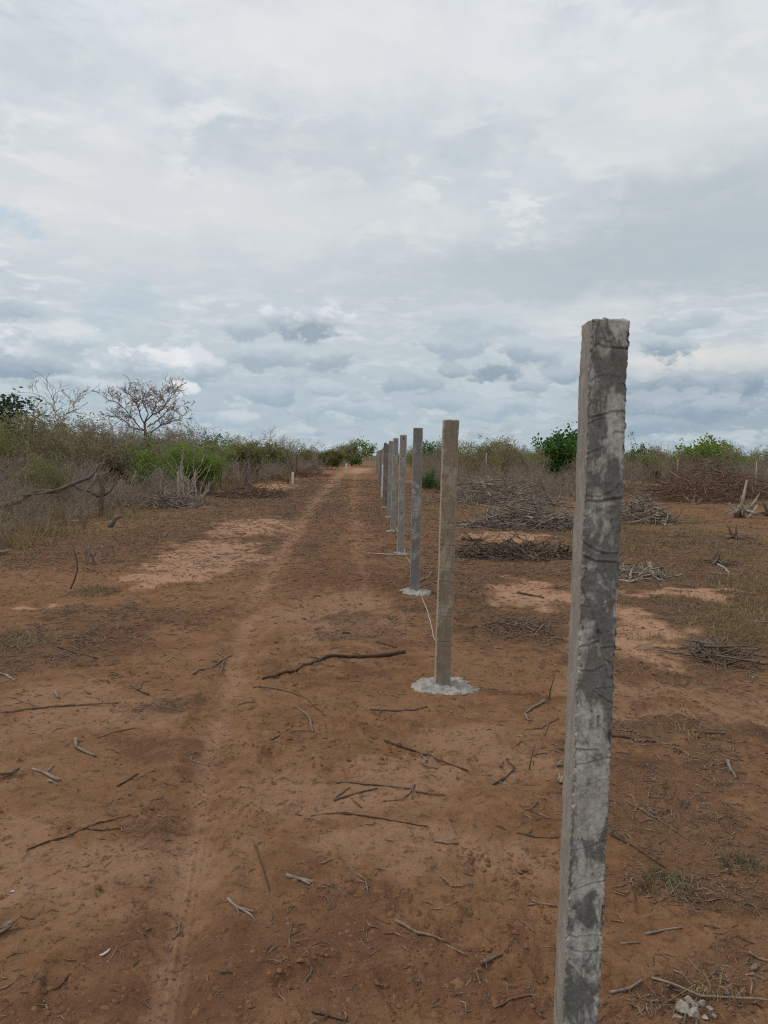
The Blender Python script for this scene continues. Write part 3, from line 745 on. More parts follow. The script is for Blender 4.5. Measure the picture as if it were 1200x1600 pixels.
STK = [ # label, material, thickness px, polylines
 ('crooked dark branch lying left of the tan post, bent in the middle', 'stick_dark', 8, [[(632, 1018), (600, 1024), (560, 1026), (515, 1024), (502, 1031), (455, 1046), (410, 1062)]]),
 ('long straight brown stick reaching in from the left edge', 'stick', 6, [[(-20, 1117), (60, 1106), (120, 1101), (185, 1098)]]),
 ('long dark stick lying slantwise beyond the pale bare patch near the bottom left', 'stick_dark', 5, [[(43, 1327), (100, 1308), (150, 1287), (204, 1273)], [(136, 1295), (160, 1297), (192, 1293)]]),
 ('two curved brown twigs crossing like an X beside the wheel mark', 'stick', 5, [[(302, 1053), (330, 1043), (362, 1023)], [(340, 1019), (351, 1027), (346, 1045), (343, 1055)]]),
 ('bent forked grey stick, curled at one end, left of the wheel mark', 'stick', 6, [[(232, 1085), (215, 1077), (205, 1070), (204, 1062)], [(218, 1078), (222, 1064)]]),
 ('pair of short splintered wood pieces meeting in a V', 'stick_pale', 9, [[(118, 1155), (120, 1168)], [(122, 1168), (137, 1176), (151, 1181)]]),
 ('bundle of split wood slivers lying together at the left', 'stick_pale', 6, [[(50, 1201), (72, 1208), (95, 1219)], [(60, 1203), (80, 1214), (90, 1219)], [(72, 1207), (84, 1195)], [(76, 1219), (90, 1226)]]),
 ('slender curved twig below the long left stick', 'stick', 4, [[(152, 1153), (180, 1143), (212, 1137)]]),
 ('short dark ribbed stick lying near the split slivers', 'stick_dark', 5, [[(183, 1229), (198, 1220), (216, 1208)]]),
 ('pale crooked stick like an elbow right of the white footing', 'stick_pale', 6, [[(851, 1095), (832, 1105), (822, 1113)], [(820, 1115), (826, 1125), (831, 1125)]]),
 ('thin pale twig with a side shoot close left of the tall post', 'stick', 5, [[(818, 1140), (846, 1137), (872, 1121)], [(856, 1132), (850, 1148)]]),
 ('long straight dark stick slanting down right below the footing', 'stick_dark', 5, [[(600, 1158), (660, 1177), (700, 1193), (731, 1204)]]),
 ('small forked pale twig under the long slanting stick', 'stick_pale', 6, [[(659, 1180), (666, 1186), (662, 1194)], [(664, 1196), (684, 1201)]]),
 ('long thin arched twig at mid foreground', 'stick_dark', 4, [[(486, 1275), (520, 1271), (550, 1272), (610, 1281), (667, 1291)]]),
 ('long twig with a root-like fork in its middle', 'stick', 5, [[(526, 1222), (590, 1226), (640, 1232)], [(648, 1226), (640, 1240), (628, 1249), (598, 1252)], [(648, 1236), (670, 1240), (697, 1242)], [(646, 1226), (644, 1248)]]),
 ('straight twig pair meeting in a narrow V left of the forked one', 'stick', 5, [[(522, 1250), (550, 1241), (589, 1231)], [(523, 1248), (546, 1230)], [(552, 1250), (565, 1262)]]),
 ('bark-stripped stick broken near its end in the low foreground', 'stick', 7, [[(618, 1438), (650, 1456), (700, 1472)], [(698, 1477), (715, 1485), (729, 1493)]]),
 ('stubby short thick stick right of the broken one', 'stick', 9, [[(750, 1506), (768, 1499), (784, 1491)]]),
 ('pale stubby stick with frayed end at mid foreground', 'stick_pale', 9, [[(448, 1368), (468, 1373), (490, 1378)], [(472, 1375), (484, 1381)]]),
 ('whitish split stick with two prongs beside the tyre marks', 'stick_pale', 7, [[(356, 1403), (368, 1416), (384, 1424), (395, 1432)], [(374, 1418), (395, 1424)]]),
 ('L-shaped thin pale twig standing between small litter', 'stick', 5, [[(544, 1353), (560, 1366), (570, 1374)], [(571, 1374), (576, 1400)]]),
 ('thin curved stick arching to the foot of the tall post', 'stick', 5, [[(772, 1574), (800, 1560), (830, 1554), (864, 1565)]]),
 ('dark flaky stick at the bottom edge', 'stick_dark', 8, [[(488, 1579), (515, 1586), (542, 1594)]]),
 ('long pale knotted stick lying over the white rubble at the bottom right', 'stick_pale', 8, [[(952, 1551), (985, 1543), (1002, 1536)], [(1018, 1536), (1050, 1545), (1095, 1556), (1150, 1562), (1215, 1563)]]),
 ('stick end poking in from the right edge near the bottom', 'stick', 8, [[(1170, 1487), (1185, 1497), (1215, 1505)]]),
 ('short whitish bent stick on the red soil at the right', 'stick_pale', 8, [[(1137, 1188), (1141, 1201), (1150, 1215)]]),
 ('straight thin twig slanting right of the tall post', 'stick', 4, [[(980, 1252), (1030, 1281), (1077, 1312)]]),
 ('dark thin stick leaning out from behind the tall post', 'stick_dark', 5, [[(953, 1302), (990, 1322), (1040, 1356)]]),
 ('short pale stick lying level right of the tall post', 'stick_pale', 6, [[(1010, 1459), (1035, 1453), (1066, 1449)]]),
 ('small pale bark strip near the level stick', 'stick_pale', 4, [[(970, 1474), (1000, 1472)]]),
 ('curved stick lying along the edge of the pale wheel band', 'stick', 6, [[(1078, 1141), (1105, 1148), (1132, 1148)]]),
 ('pale straight branch reaching in from the right edge', 'stick_pale', 7, [[(1152, 1030), (1180, 1034), (1215, 1039)]]),
 ('long thin pale branch right of the light sand patch', 'stick_pale', 4, [[(1000, 1015), (1040, 1017), (1080, 1023)], [(1060, 1012), (1096, 1006), (1118, 990)]]),
 ('dark charred-looking stick in the litter right of the tall post', 'stick_dark', 7, [[(950, 1149), (985, 1153), (1024, 1159)]]),
 ('straight brown stick in front of the white footing', 'stick', 5, [[(578, 1108), (610, 1110), (645, 1109), (668, 1104)]]),
 ('zigzag dark twig right of the long slanting stick', 'stick_dark', 5, [[(770, 1226), (790, 1215), (805, 1199), (794, 1191), (792, 1184)], [(782, 1199), (786, 1190)]]),
 ('small pale twig crossed under the zigzag one', 'stick_pale', 3, [[(766, 1216), (808, 1232)]]),
 ('bent brown root-like twig close to the lower tyre mark', 'stick', 6, [[(281, 1441), (279, 1458), (272, 1467), (269, 1466)]]),
 ('short dark stick near the bottom left', 'stick_dark', 7, [[(84, 1545), (98, 1533), (109, 1519)]]),
 ('thin dark twig bent at the middle, left of the footing', 'stick_dark', 3, [[(396, 1074), (440, 1078), (468, 1088)], [(458, 1078), (485, 1098), (508, 1118)]]),
 ('curved grey stick with a dark root end', 'stick', 6, [[(465, 1106), (484, 1122), (489, 1144)], [(424, 1150), (466, 1141), (490, 1142)]]),
 ('small forked twig stood on end in the low foreground', 'stick', 5, [[(453, 1480), (452, 1466), (457, 1440)], [(455, 1460), (468, 1454)]]),
 ('hooked brown twig near the lower centre', 'stick', 4, [[(466, 1544), (485, 1522), (489, 1508)]]),
 ('pale branch hidden partly by the mottled post', 'stick', 6, [[(656, 908), (668, 903), (675, 893)]]),
 ('forked twig pointing at the tall post from its left', 'stick', 6, [[(826, 1413), (846, 1412), (870, 1415)], [(830, 1403), (842, 1412)]]),
 ('curled fine twig above the broken stick', 'stick', 4, [[(690, 1370), (706, 1384), (722, 1388), (738, 1378)], [(738, 1378), (732, 1397)]]),
 ('straight twig level beside the tall post', 'stick_dark', 4, [[(808, 1301), (838, 1308), (872, 1309)]]),
 ('small level pale stick above the curled twig', 'stick_pale', 6, [[(679, 1314), (700, 1317), (716, 1317)]]),
 ('thin twig low on the soil left of the frayed stick', 'stick_dark', 3, [[(398, 1320), (410, 1352), (422, 1392)]]),
 ('dark twig lying under the left litter patch', 'stick_dark', 5, [[(90, 1010), (120, 1020), (152, 1028)]]),
 ('short pale chip on the soil left of the X of twigs', 'stick_pale', 8, [[(86, 1081), (91, 1090)]]),
 ('curved grey stick by the left edge litter', 'stick_pale', 6, [[(-5, 1050), (10, 1055), (24, 1064)]]),
 ('small brown stick right of the frayed one', 'stick', 4, [[(506, 1380), (525, 1388), (550, 1396)]]),
 ('pale long branch lying in the dry grass at the left', 'twig_pale', 6, [[(45, 826), (80, 818), (100, 814), (125, 815)]]),
 ('level pale branch at the foot of the grey bare shrubs', 'twig_pale', 5, [[(183, 782), (205, 782)], [(168, 779), (178, 785)]]),
 ('tapering pale stick with a curl in the right field', 'twig_pale', 5, [[(1118, 880), (1130, 886), (1140, 895)]]),
 ('long dark log at the base of the right branch litter', 'stick_dark', 8, [[(964, 884), (1000, 884), (1036, 888)]]),
 ('curved pale branch loop right of the tall post', 'twig_pale', 5, [[(960, 905), (985, 909), (1003, 902), (1000, 894), (975, 890)]]),
 ('dark log on the pale sand right of the tan post', 'stick_dark', 8, [[(722, 842), (735, 844), (752, 843)]]),
 ('dark stick across the pale sand patch beside the tall post', 'stick_dark', 5, [[(808, 926), (828, 930), (850, 934)]]),
 ('short dark stick by the string', 'stick_dark', 6, [[(535, 988), (546, 989)]]),
 ('thin pale twig near the string foot', 'stick', 4, [[(587, 1002), (620, 1007)]]),
]
for i, (lab, mt, tpx, pls) in enumerate(STK):
    rng = random.Random(500+i)
    geo = []; ctr = None
    for pi, pl in enumerate(pls):
        g0 = ghit(*pl[0]); dist = g0[1]
        r = 0.36*tpx/F*dist*(0.75 if pi else 1)
        pts = []
        for (px, py) in pl:
            pts.append(ghit(px, py, r*0.75 + (rng.uniform(0, r*1.0) if len(pls) > 1 and pi else 0)))
        if ctr is None: ctr = ghit(pl[len(pl)//2][0], pl[len(pl)//2][1])
        r_e = r*0.6
        # follow the ground between the points
        fine = []
        for a_, b_ in zip(pts[:-1], pts[1:]):
            n = max(1, int(np.linalg.norm(b_-a_)/0.06))
            for q in range(n):
                p = a_+(b_-a_)*q/n; p = p.copy(); p[2] = max(p[2], gh(p[0], p[1])+r*0.5); fine.append(p)
        fine.append(pts[-1])
        geo.append(stick_geo(rng, [p-ctr for p in fine], r, r_e, 2 if (tpx >= 5 and pi == 0 and len(pl) > 3) else (1 if rng.random() < .3 else 0)))
    V, Fs = join(geo)
    tag(link('branch' if tpx*ctr[1] > 45 else 'stick', mesh_np('stick', V, Fs, [M[mt]], True), None, ctr), lab, 'stick')

# upright dead twigs
for lab, pl, tp in [('thin upright dead twig behind the pale elbow-shaped stick', [(858, 1094), (861, 1078), (866, 1058)], 3), ('thin upright twig standing alone between the stick litter', [(826, 1204), (831, 1185), (836, 1163)], 3),
                ('thin bare sapling with side shoots at the left clearing edge', [(108, 921), (117, 905), (121, 892), (120, 875), (113, 852)], 3)]:
    rng = random.Random(hash(lab) % 1000 if False else len(lab)); b0 = ghit(*pl[0]); d = b0[1]
    pts = [at_depth(px, py, d+0.02*k)-b0 for k, (px, py) in enumerate(pl)]; pts[0] = np.array([0, 0, -.03])
    r = 0.5*tp/F*d
    V, Fs = stick_geo(rng, pts, r, r*.4, 5 if len(pl) > 3 else 1, .5)
    tag(link('twig', mesh_np('twig', V, Fs, [M['stick_dark']], True), None, b0), lab, 'twig')

# bark flakes at the left edge and small white chips
for lab, px, py, sz, mt in [('curved bark slab at the left edge near the bottom', 5, 1455, 46, 'stick'), ('small white chip lying near the bottom left', 164, 1491, 20, 'white'), ('little white flake by the left edge', 22, 1388, 12, 'white'),
                            ('grey rotten wood chunk at the left edge above the pale patch', 12, 1212, 36, 'stick'), ('grey driftwood chunk at the left edge of the grassy bank', 6, 868, 26, 'stick_pale'),
                            ('pale splintered chip beside the foot of the tall post', 874, 1196, 22, 'stick_pale'), ('pale chip behind the tall post edge', 877, 1222, 26, 'stick_pale'), ('short white wood chip near the right edge at the bottom', 1178, 1514, 22, 'stick_pale')]:
    rng = random.Random(px+py); g = ghit(px, py); s = sz/F*g[1]
    a = rng.uniform(.6, 1.4)
    pts = [np.array([math.cos(a), math.sin(a), 0])*s*t for t in (-.5, -.2, .2, .5)]
    for k, p in enumerate(pts): p[2] = 0.16*s + 0.12*s*(k in (0, 3))
    gg = [tube(pts, [.06*s, .12*s, .11*s, .05*s], 9, rng, .45)]
    if mt != 'white':
        for _ in range(5):
            o_ = np.array([rng.uniform(-.2, .2), rng.uniform(-.2, .2), .1])*s
            gg.append(tube([p*rng.uniform(.5, 1.1)+o_ for p in pts], [.02*s, .05*s, .05*s, .015*s], 6, rng, .5))
    V, Fs = join([(t[0]*np.array([1, 1, .7]), [t[1], t[2]]) for t in gg])
    tag(link('wood_chip' if mt != 'white' else 'white_chip', mesh_np('chip', V, Fs, [M[mt]], False), None, g), lab, 'chip')

# board at the foot of the bolt-hole post
g = ghit(606, 866)
pts = [ghit(575, 864, .02)-g, ghit(606, 866, .02)-g, ghit(642, 867, .03)-g]
V, Q, T = tube(pts, [.008, .013, .014], 6)
tag(link('board', mesh_np('board', V, [Q, T], [M['plaster']]), None, g), 'thin pale board lying across the foot of the post with bolt holes', 'board')

# white rubble chunks bottom right
RB = [(1075, 1563, 20), (1085, 1572, 19), (1096, 1564, 20), (1070, 1579, 28), (1084, 1588, 31), (1101, 1590, 14), (1111, 1577, 16), (1116, 1588, 10), (1094, 1547, 17), (1137, 1553, 17), (1059, 1590, 24)]
RL = ['white concrete lump touching the knotted stick, upper left of the rubble', 'rounded white lump in the middle of the rubble', 'white lump under the knotted stick, right of the rubble middle', 'white lump at the left of the rubble heap', 'broad white lump low in the rubble heap', 'small white lump at the lower right of the rubble',
      'flat white lump right of the rubble heap', 'tiny white bit right below the rubble heap', 'grey flat chip above the knotted stick', 'grey flat chip behind the stick near the right edge', 'brownish flat lump at the lower left of the rubble']
def rock(rng, s, seed, flat=0.75):
    bm_v = []
    nu, nv = 14, 9
    V = []
    for i in range(nv+1):
        ph = math.pi*i/nv
        for j in range(nu):
            t = 2*math.pi*j/nu
            V.append((math.sin(ph)*math.cos(t), math.sin(ph)*math.sin(t), math.cos(ph)))
    V = np.array(V)
    for _ in range(16):          # knocked-off facets
        n = np.array([rng.gauss(0, 1) for _ in range(3)]); n /= np.linalg.norm(n); h = rng.uniform(.42, .8)
        dd = V@n; V = V - np.outer(np.maximum(dd-h, 0), n)
    V = V*(1+0.16*fbm(V[:, 0]*3+seed, V[:, 1]*3+V[:, 2]*2, 2, seed))[:, None]
    V = V*np.array([rng.uniform(.85, 1.15), rng.uniform(.8, 1.1), flat])*s
    V[:, 2] += s*flat*.2
    Q = [(i*nu+j, (i+1)*nu+j, (i+1)*nu+(j+1) % nu, i*nu+(j+1) % nu) for i in range(nv) for j in range(nu)]
    return V, np.array(Q)
for i, ((px, py, sz), lab) in enumerate(zip(RB, RL)):
    rng = random.Random(900+i); g = ghit(px, py)
    V, Q = rock(rng, .5*sz/F*g[1], 70+i, .35 if 'flat' in lab else .8)
    tag(link('concrete_chunk', mesh_np('chunk', V, Q, [M['chunk'] if i < 8 else M['footing']]), None, g), lab, 'rubble', 'white rubble by the knotted stick')

# ------------------------------------------------------------------ loose twigs (individuals) and uncountable litter
rs = np.random.RandomState(21)
proto = []
for i in range(12):
    rng = random.Random(1300+i); L = 1.0
    pts = [np.array([-.5, 0, 0])]; a = rng.uniform(-.3, .3)
    for k in range(4):
        a += rng.gauss(0, .28); pts.append(pts[-1]+np.array([math.cos(a), math.sin(a), 0])*.25)
    V, Fs = stick_geo(rng, pts,   .015, .007, rng.randrange(0, 3), .9)
    proto.append(mesh_np('loose_twig', V, Fs, [M[['stick', 'stick_dark', 'stick', 'stick_pale'][i % 4]]], True))
n = 0; tries = 0
while n < 80 and tries < 9000:
    tries += 1
    y = 2.3+9*rs.rand()**1.3; x = rs.uniform(-.5, .5)*y*1.05
    if np.hypot(x-base1[0], y-base1[1]) < .25: continue
    s_, p_, d_, l_, g_, t_ = [float(v) for v in masks(np.array([x]), np.array([y]))]
    if rs.rand() > .25+.6*l_+.3*d_-.5*t_ or float(pn(x/.55, y/.55, 15)) < .08: continue
    o = link('loose_twig', proto[rs.randint(12)], None, (x, y, gh(x, y)+.004))
    sc_ = rs.uniform(.035, .095)*(1+.07*y); tw_ = rs.uniform(.35, .75)
    o.scale = (sc_, sc_*.8, sc_*tw_); o.rotation_euler = (rs.normal(0, .08), rs.normal(0, .06), rs.uniform(0, 6.28))
    tag(o, 'thin dry twig lying loose on the red soil', 'twig', 'loose twigs scattered on the soil'); n += 1

# branches strewn over the side fields
n = 0; tries = 0
while n < 160 and tries < 6000:
    tries += 1
    y = 6.5+22*rs.rand()**1.2; x = rs.uniform(-.5, .5)*y
    if x > 0 and x < 1.6: continue
    l_, g_, t_ = [float(v) for v in np.array(masks(np.array([x]), np.array([y])))[3:, 0]]
    if rs.rand() > .05+.8*l_+.25*g_-.7*t_: continue
    o = link('loose_branch', proto[rs.randint(12)], None, (x, y, gh(x, y)+.01))
    sc_ = rs.uniform(.2, .7); o.scale = (sc_, sc_*1.1, sc_*.45)
    o.rotation_euler = (rs.normal(0, .06), rs.normal(0, .07), rs.uniform(0, 6.28))
    tag(o, 'thin dead branch strewn beyond the bare foreground soil', 'branch', 'dead branches strewn over the clearing'); n += 1

def scatter(n, ymax, ymin=1.9, pw=1.6, fov=.56):
    y = ymin+(ymax-ymin)*rs.rand(n)**pw
    x = rs.uniform(-fov, fov, n)*(y+1)
    return x, y

x, y = scatter(520000, 48, 1.9, 1.45)
s_, p_, d_, l_, g_, t_ = masks(x, y)
cl = sstep(-.1, .5, fbm(x/.35, y/.35, 3, 61))
keep = rs.rand(len(x)) < (0.04 + .62*l_*(.25+.75*cl) + .10*d_*cl)*(1-.8*t_)*(1-.6*s_)
x, y = x[keep], y[keep]; n = len(x)
ln = rs.gamma(2.0, .0095, n)*(1+.13*y); th = rs.uniform(0, math.pi, n)
rad = np.clip(ln*.03, .0005, .0016)*(1+.13*y)*rs.uniform(.6, 1.5, n)
dx, dy = np.cos(th)*ln/2, np.sin(th)*ln/2
bend = rs.normal(0, .18, n)*ln
mx, my = x+np.sin(th)*bend, y-np.cos(th)*bend
up = np.abs(rs.normal(0, .10, n))*ln
S = np.concatenate([np.stack([x-dx, y-dy, hfull(x-dx, y-dy)+rad*.6, mx, my, hfull(mx, my)+rad+up, rad*.8, rad], 1),
                    np.stack([mx, my, hfull(mx, my)+rad+up, x+dx, y+dy, hfull(x+dx, y+dy)+rad*.6, rad, rad*.6], 1)])
V, Q = segs_mesh(S, 4)
tag(link('litter', mesh_np('litter', V, Q, [M['litter']])), 'fine dry twig and stem litter strewn over the red soil', 'litter', None, 'stuff')

# crumbs of soil
x, y = scatter(340000, 45, 1.9, 2.0)
s_, p_, d_, l_, g_, t_ = masks(x, y)
cl = sstep(.05, .6, fbm(x/1.3+4, y/1.3, 3, 31))
cl2 = sstep(0.0, .6, fbm(x/.25, y/.25, 2, 66))
keep = rs.rand(len(x)) < (.05+.8*cl*cl2+.15*d_+.5*cl2*sstep(7, 12, y)*(x > left_edge(y)-1)*(x < 5))*(1-.85*t_)*(1-.7*s_)
x, y = x[keep], y[keep]; n = len(x)
sz = rs.gamma(2.0, .0026, n)*(1+.12*y); sz = np.clip(sz*.8, .0015, .05)
octa = np.array([[1, 0, 0], [.3, .95, 0], [-.8, .6, 0], [-.85, -.5, 0], [.25, -1, 0], [.1, .1, .8], [.45, .3, .62], [-.3, -.35, .65]])
tri = np.array([[0, 1, 6], [1, 2, 5], [2, 3, 7], [3, 4, 7], [4, 0, 6], [1, 5, 6], [2, 7, 5], [4, 6, 7], [5, 7, 6]])
ca, sa = np.cos(rs.rand(n)*6.28), np.sin(rs.rand(n)*6.28); nrm = np.hypot(ca, sa)+1e-6; ca, sa = ca/nrm, sa/nrm
O = octa[None]*rs.uniform(.7, 1.3, (n, 8, 3))
VX = O[:, :, 0]*ca[:, None]-O[:, :, 1]*sa[:, None]; VY = O[:, :, 0]*sa[:, None]+O[:, :, 1]*ca[:, None]
V = np.stack([x[:, None]+VX*sz[:, None], y[:, None]+VY*sz[:, None], hfull(x, y)[:, None]-.15*sz[:, None]+O[:, :, 2]*sz[:, None]], -1).reshape(-1, 3)
Tt = (tri[None]+(np.arange(n)*8)[:, None, None]).reshape(-1, 3)
tag(link('dirt', mesh_np('dirt', V, Tt, [M['clod']])), 'loose crumbs and clods of red soil', 'dirt', None, 'stuff')

# grass
def blades(x, y, h, wid, rs, lean=.5):
    n = len(x); a = rs.rand(n)*6.28; z = hfull(x, y)
    ux, uy = np.cos(a), np.sin(a); la = rs.rand(n)*6.28; l = np.abs(rs.normal(0, lean, n))*h
    p = np.stack([x, y, z-.005], 1)
    wv = np.stack([ux*wid, uy*wid, 0*ux], 1)
    m1 = p+np.stack([np.cos(la)*l*.35, np.sin(la)*l*.35, h*.6], 1)
    t = p+np.stack([np.cos(la)*l, np.sin(la)*l, h*np.clip(1-.3*np.abs(l/h), .3, 1)], 1)
    V = np.stack([p-wv, p+wv, m1+wv*.8, t, m1-wv*.8], 1).reshape(-1, 3)
    b = np.arange(n)*5
    return V, [np.stack([b, b+1, b+2, b+4], 1), np.stack([b+4, b+2, b+3], 1)]
x, y = scatter(420000, 60, 7, 1.25, .58)
s_, p_, d_, l_, g_, t_ = masks(x, y)
cl = sstep(-.25, .45, fbm(x/1.1, y/1.1, 3, 71))
keep = rs.rand(len(x)) < g_*cl*(1-.7*s_)*.75
x, y = x[keep], y[keep]
tall = np.clip(.5+2.4*sstep(.5, -1.2, x-left_edge(y)), 0, 2.9)
h = rs.gamma(5, .016, len(x))*tall*(1+.012*y)+.02
V, Fs = blades(x, y, h, .0014+.00024*y, rs, 1.0)
tag(link('dry_grass', mesh_np('dry_grass', V, Fs, [M['straw']])), 'short dry straw-coloured grass on both sides of the cleared strip', 'grass', None, 'stuff')

# weed tufts
WD = [(147, 925, .30, 500, 'grey-green weed tuft on the left clearing, alone on the sand'), (20, 1005, .34, 500, 'greenish weed patch at the left edge'), (1045, 1385, .11, 260, 'low green weed patch right of the tall post'),
      (1155, 1352, .10, 160, 'small weed sprig nearer the right edge'), (1082, 1152, .12, 130, 'spiky dry grass tuft above the short whitish stick'), (1125, 1548, .08, 120, 'dry grass tuft behind the knotted stick'), (275, 915, .12, 60, 'small dark twiggy tuft beside the pale sand'),
      (1055, 1105, .05, 30, 'sparse straw sprig on the pale wheel band')]
for i, (px, py, r, nb, lab) in enumerate(WD):
    g = ghit(px, py); q = np.random.RandomState(300+i)
    a = q.rand(nb)*6.28; rr = r*np.sqrt(q.rand(nb))
    x, y = g[0]+rr*np.cos(a), g[1]+rr*np.sin(a)
    h = q.gamma(2.5, .015, nb)*(1+.06*g[1])*(1.1-.5*rr/r)
    V, Fs = blades(x, y, h, .0014+.0002*g[1], q, 1.3)
    tag(link('weed_tuft', mesh_np('weed', V-g, Fs, [M['weed'] if i in (0, 1, 2, 3) else M['straw']]), None, g), lab, 'weed')

# ------------------------------------------------------------------ shrubs and trees
def unit(v):
    l = math.sqrt(v[0]*v[0]+v[1]*v[1]+v[2]*v[2])+1e-9; return (v[0]/l, v[1]/l, v[2]/l)
def grow(rng, p, d, L, r, lvl, cfg, segs, tips):
    step = cfg['step'][min(lvl, len(cfg['step'])-1)]
    n = max(2, int(round(L/step))); wig = cfg['wig']; up = cfg['up'][min(lvl, len(cfg['up'])-1)]
    kids = cfg['kids'][lvl] if lvl < len(cfg['kids']) else 0
    marks = {}
    for _ in range(kids):
        k = rng.randint(max(1, int(n*cfg.get('from', .3))), n); marks[k] = marks.get(k, 0)+1
    rr = r
    for i in range(1, n+1):
        d = unit((d[0]+rng.gauss(0, wig), d[1]+rng.gauss(0, wig), d[2]+rng.gauss(0, wig)+up))
        q = (p[0]+d[0]*L/n, p[1]+d[1]*L/n, p[2]+d[2]*L/n)
        r2 = max(r*(1-.65*i/n), cfg['rmin'])
        segs.append(p+q+(rr, r2)); p, rr = q, r2
        for _ in range(marks.get(i, 0)):
            sp = cfg['spread']; a = rng.uniform(0, 6.283); u = rng.uniform(.5, 1)*sp
            e = unit((d[0]+u*math.cos(a), d[1]+u*math.sin(a), d[2]+u*rng.uniform(-.5, .8)))
            grow(rng, p, e, L*cfg['ratio']*rng.uniform(.6, 1.2), max(rr*.62, cfg['rmin']), lvl+1, cfg, segs, tips)
    tips.append((p, lvl))

def bush(seed, cfg, stems, L, r, tilt, spread0=.15):
    rng = random.Random(seed); segs, tips = [], []
    for s in range(stems):
        a = rng.uniform(0, 6.283); t = rng.uniform(.1, 1)*tilt
        d = unit((math.cos(a)*t, math.sin(a)*t, 1)); o = (rng.gauss(0, spread0), rng.gauss(0, spread0), -.04)
        grow(rng, o, d, L*rng.uniform(.65, 1.1), r*rng.uniform(.6, 1.1), 0, cfg, segs, tips)
    return np.array(segs), tips

BARE = dict(step=[.2, .14, .10, .08], wig=.16, up=[.02, .03, .02, 0], kids=[5, 3, 3], spread=.95, ratio=.58, rmin=.003)
bare_meshes = []
for i in range(7):
    S, tips = bush(40+i, BARE, [9, 11, 8, 12, 10, 9, 11][i], 1.25, .018, .75, .22)
    V, Q = segs_mesh(S, 3); bare_meshes.append(mesh_np('bare_shrub', V, Q, [M['twig'] if i % 3 else M['twig_brown']]))
BROOM = dict(step=[.25, .2, .14], wig=.10, up=[.05, .08, .04], kids=[4, 3], spread=.6, ratio=.6, rmin=.004, **{'from': .2})
leafy_protos = []
def leafy(seed, stems, L, r, tilt, per, sz, matl, cfg=BARE, twm='twig_brown', jit=.12, droop=0., aspect=.5, sp0=.25, minlvl=1, name='leafy_shrub'):
    S, tips = bush(seed, cfg, stems, L, r, tilt, sp0)
    V, Q = segs_mesh(S, 3)
    q = np.random.RandomState(seed+7)
    P = np.array([t[0] for t in tips if t[1] >= minlvl])
    P = np.repeat(P, per, 0)+q.normal(0, jit, (len(P)*per, 3))
    P = P[P[:, 2] > .12]
    LV, LQ = leaf_cards(P, sz, q, droop, aspect)
    return mesh_np(name+'_stems', V, Q, [M[twm]]), mesh_np(name+'_leaves', LV, LQ, [M[matl]])

def leafy_root(name, pair, kids=('stems', 'foliage')):
    root = empty(name, (0, 0, -50)); 
    part(kids[0], pair[0], root); part(kids[1], pair[1], root)
    return root

def footprint_ok(x, y): return True

rs = np.random.RandomState(77)
used = []
def far_enough(x, y, d):
    for (a, b) in used:
        if (a-x)**2+(b-y)**2 < d*d: return False
    used.append((x, y)); return True

def put_mesh(name, me, x, y, s, lab, cat, grp, sz=None):
    o = link(name, me, None, (x, y, gh(x, y)-.02)); o.rotation_euler = (0, 0, rs.uniform(0, 6.28)); o.scale = (s, s, sz or s)
    return tag(o, lab, cat, grp)

# bare scrub, left of the track
n = 0
for _ in range(4000):
    if n >= 125: break
    y = 14+60*rs.rand()**1.25; le = float(left_edge(y)); x = le-.8-rs.rand()**1.5*min(.5*y, 15)
    if x < -.53*y-1.2: continue
    if not far_enough(x, y, .85+.010*y): continue
    near_edge = max(0, 1-(le-x)/5)
    s = rs.uniform(.65, .9)*(.9 if near_edge > .5 else 1.15)*(.5 if y < 20 else 1)
    put_mesh('bare_shrub', bare_meshes[rs.randint(7)], x, y, s, 'leafless grey-brown shrub in the thicket left of the track', 'shrub', 'leafless shrubs left of the track', s*rs.uniform(.85, 1.15)); n += 1
n = 0
for _ in range(3000):
    if n >= 36: break
    y = 12.5+12*rs.rand(); le = float(left_edge(y)); x = le-.5-rs.rand()*6
    if x < -.52*y-1.0: continue
    if not far_enough(x, y, .55): continue
    s = rs.uniform(.26, .48)*(.75 if y < 15 else 1)
    put_mesh('low_shrub', bare_meshes[(0, 3, 6)[rs.randint(3)]], x, y, s*1.2, 'knee-high leafless twiggy shrub in the dry grass at the left', 'shrub', 'knee-high dead shrubs at the left', s); n += 1
# olive scrub, left, farther back
ol = [leafy_root('olive_shrub', leafy(140+i, 9, 1.55, .014, .95, 20, .085, ['olive', 'olive_dull', 'olive'][i], BROOM, 'twig_brown', .10, 0, .4, .10)) for i in range(3)]
first = [True]*3
def put_olive(x, y, s, lab, grp):
    k = rs.randint(3)
    if first[k]: o = ol[k]; first[k] = False
    else: o = copy_thing(ol[k])
    o.location = (x, y, gh(x, y)-.03); o.rotation_euler = (0, 0, rs.uniform(0, 6.28)); o.scale = (s*1.15, s*1.15, s)
    tag(o, lab, 'shrub', grp)
n = 0
for _ in range(3000):
    if n >= 75: break
    y = 27+50*rs.rand()**1.1; le = float(left_edge(y)); x = le-2.0-rs.rand()**1.2*min(.5*y, 25)
    if x < -.53*y-2: continue
    if y < 34 and x > -.38*y: continue
    if not far_enough(x, y, 1.0+.012*y): continue
    put_olive(x, y, rs.uniform(1.0, 1.3), 'olive-tinged shrub with sparse small leaves left of the track', 'olive shrubs left of the track'); n += 1
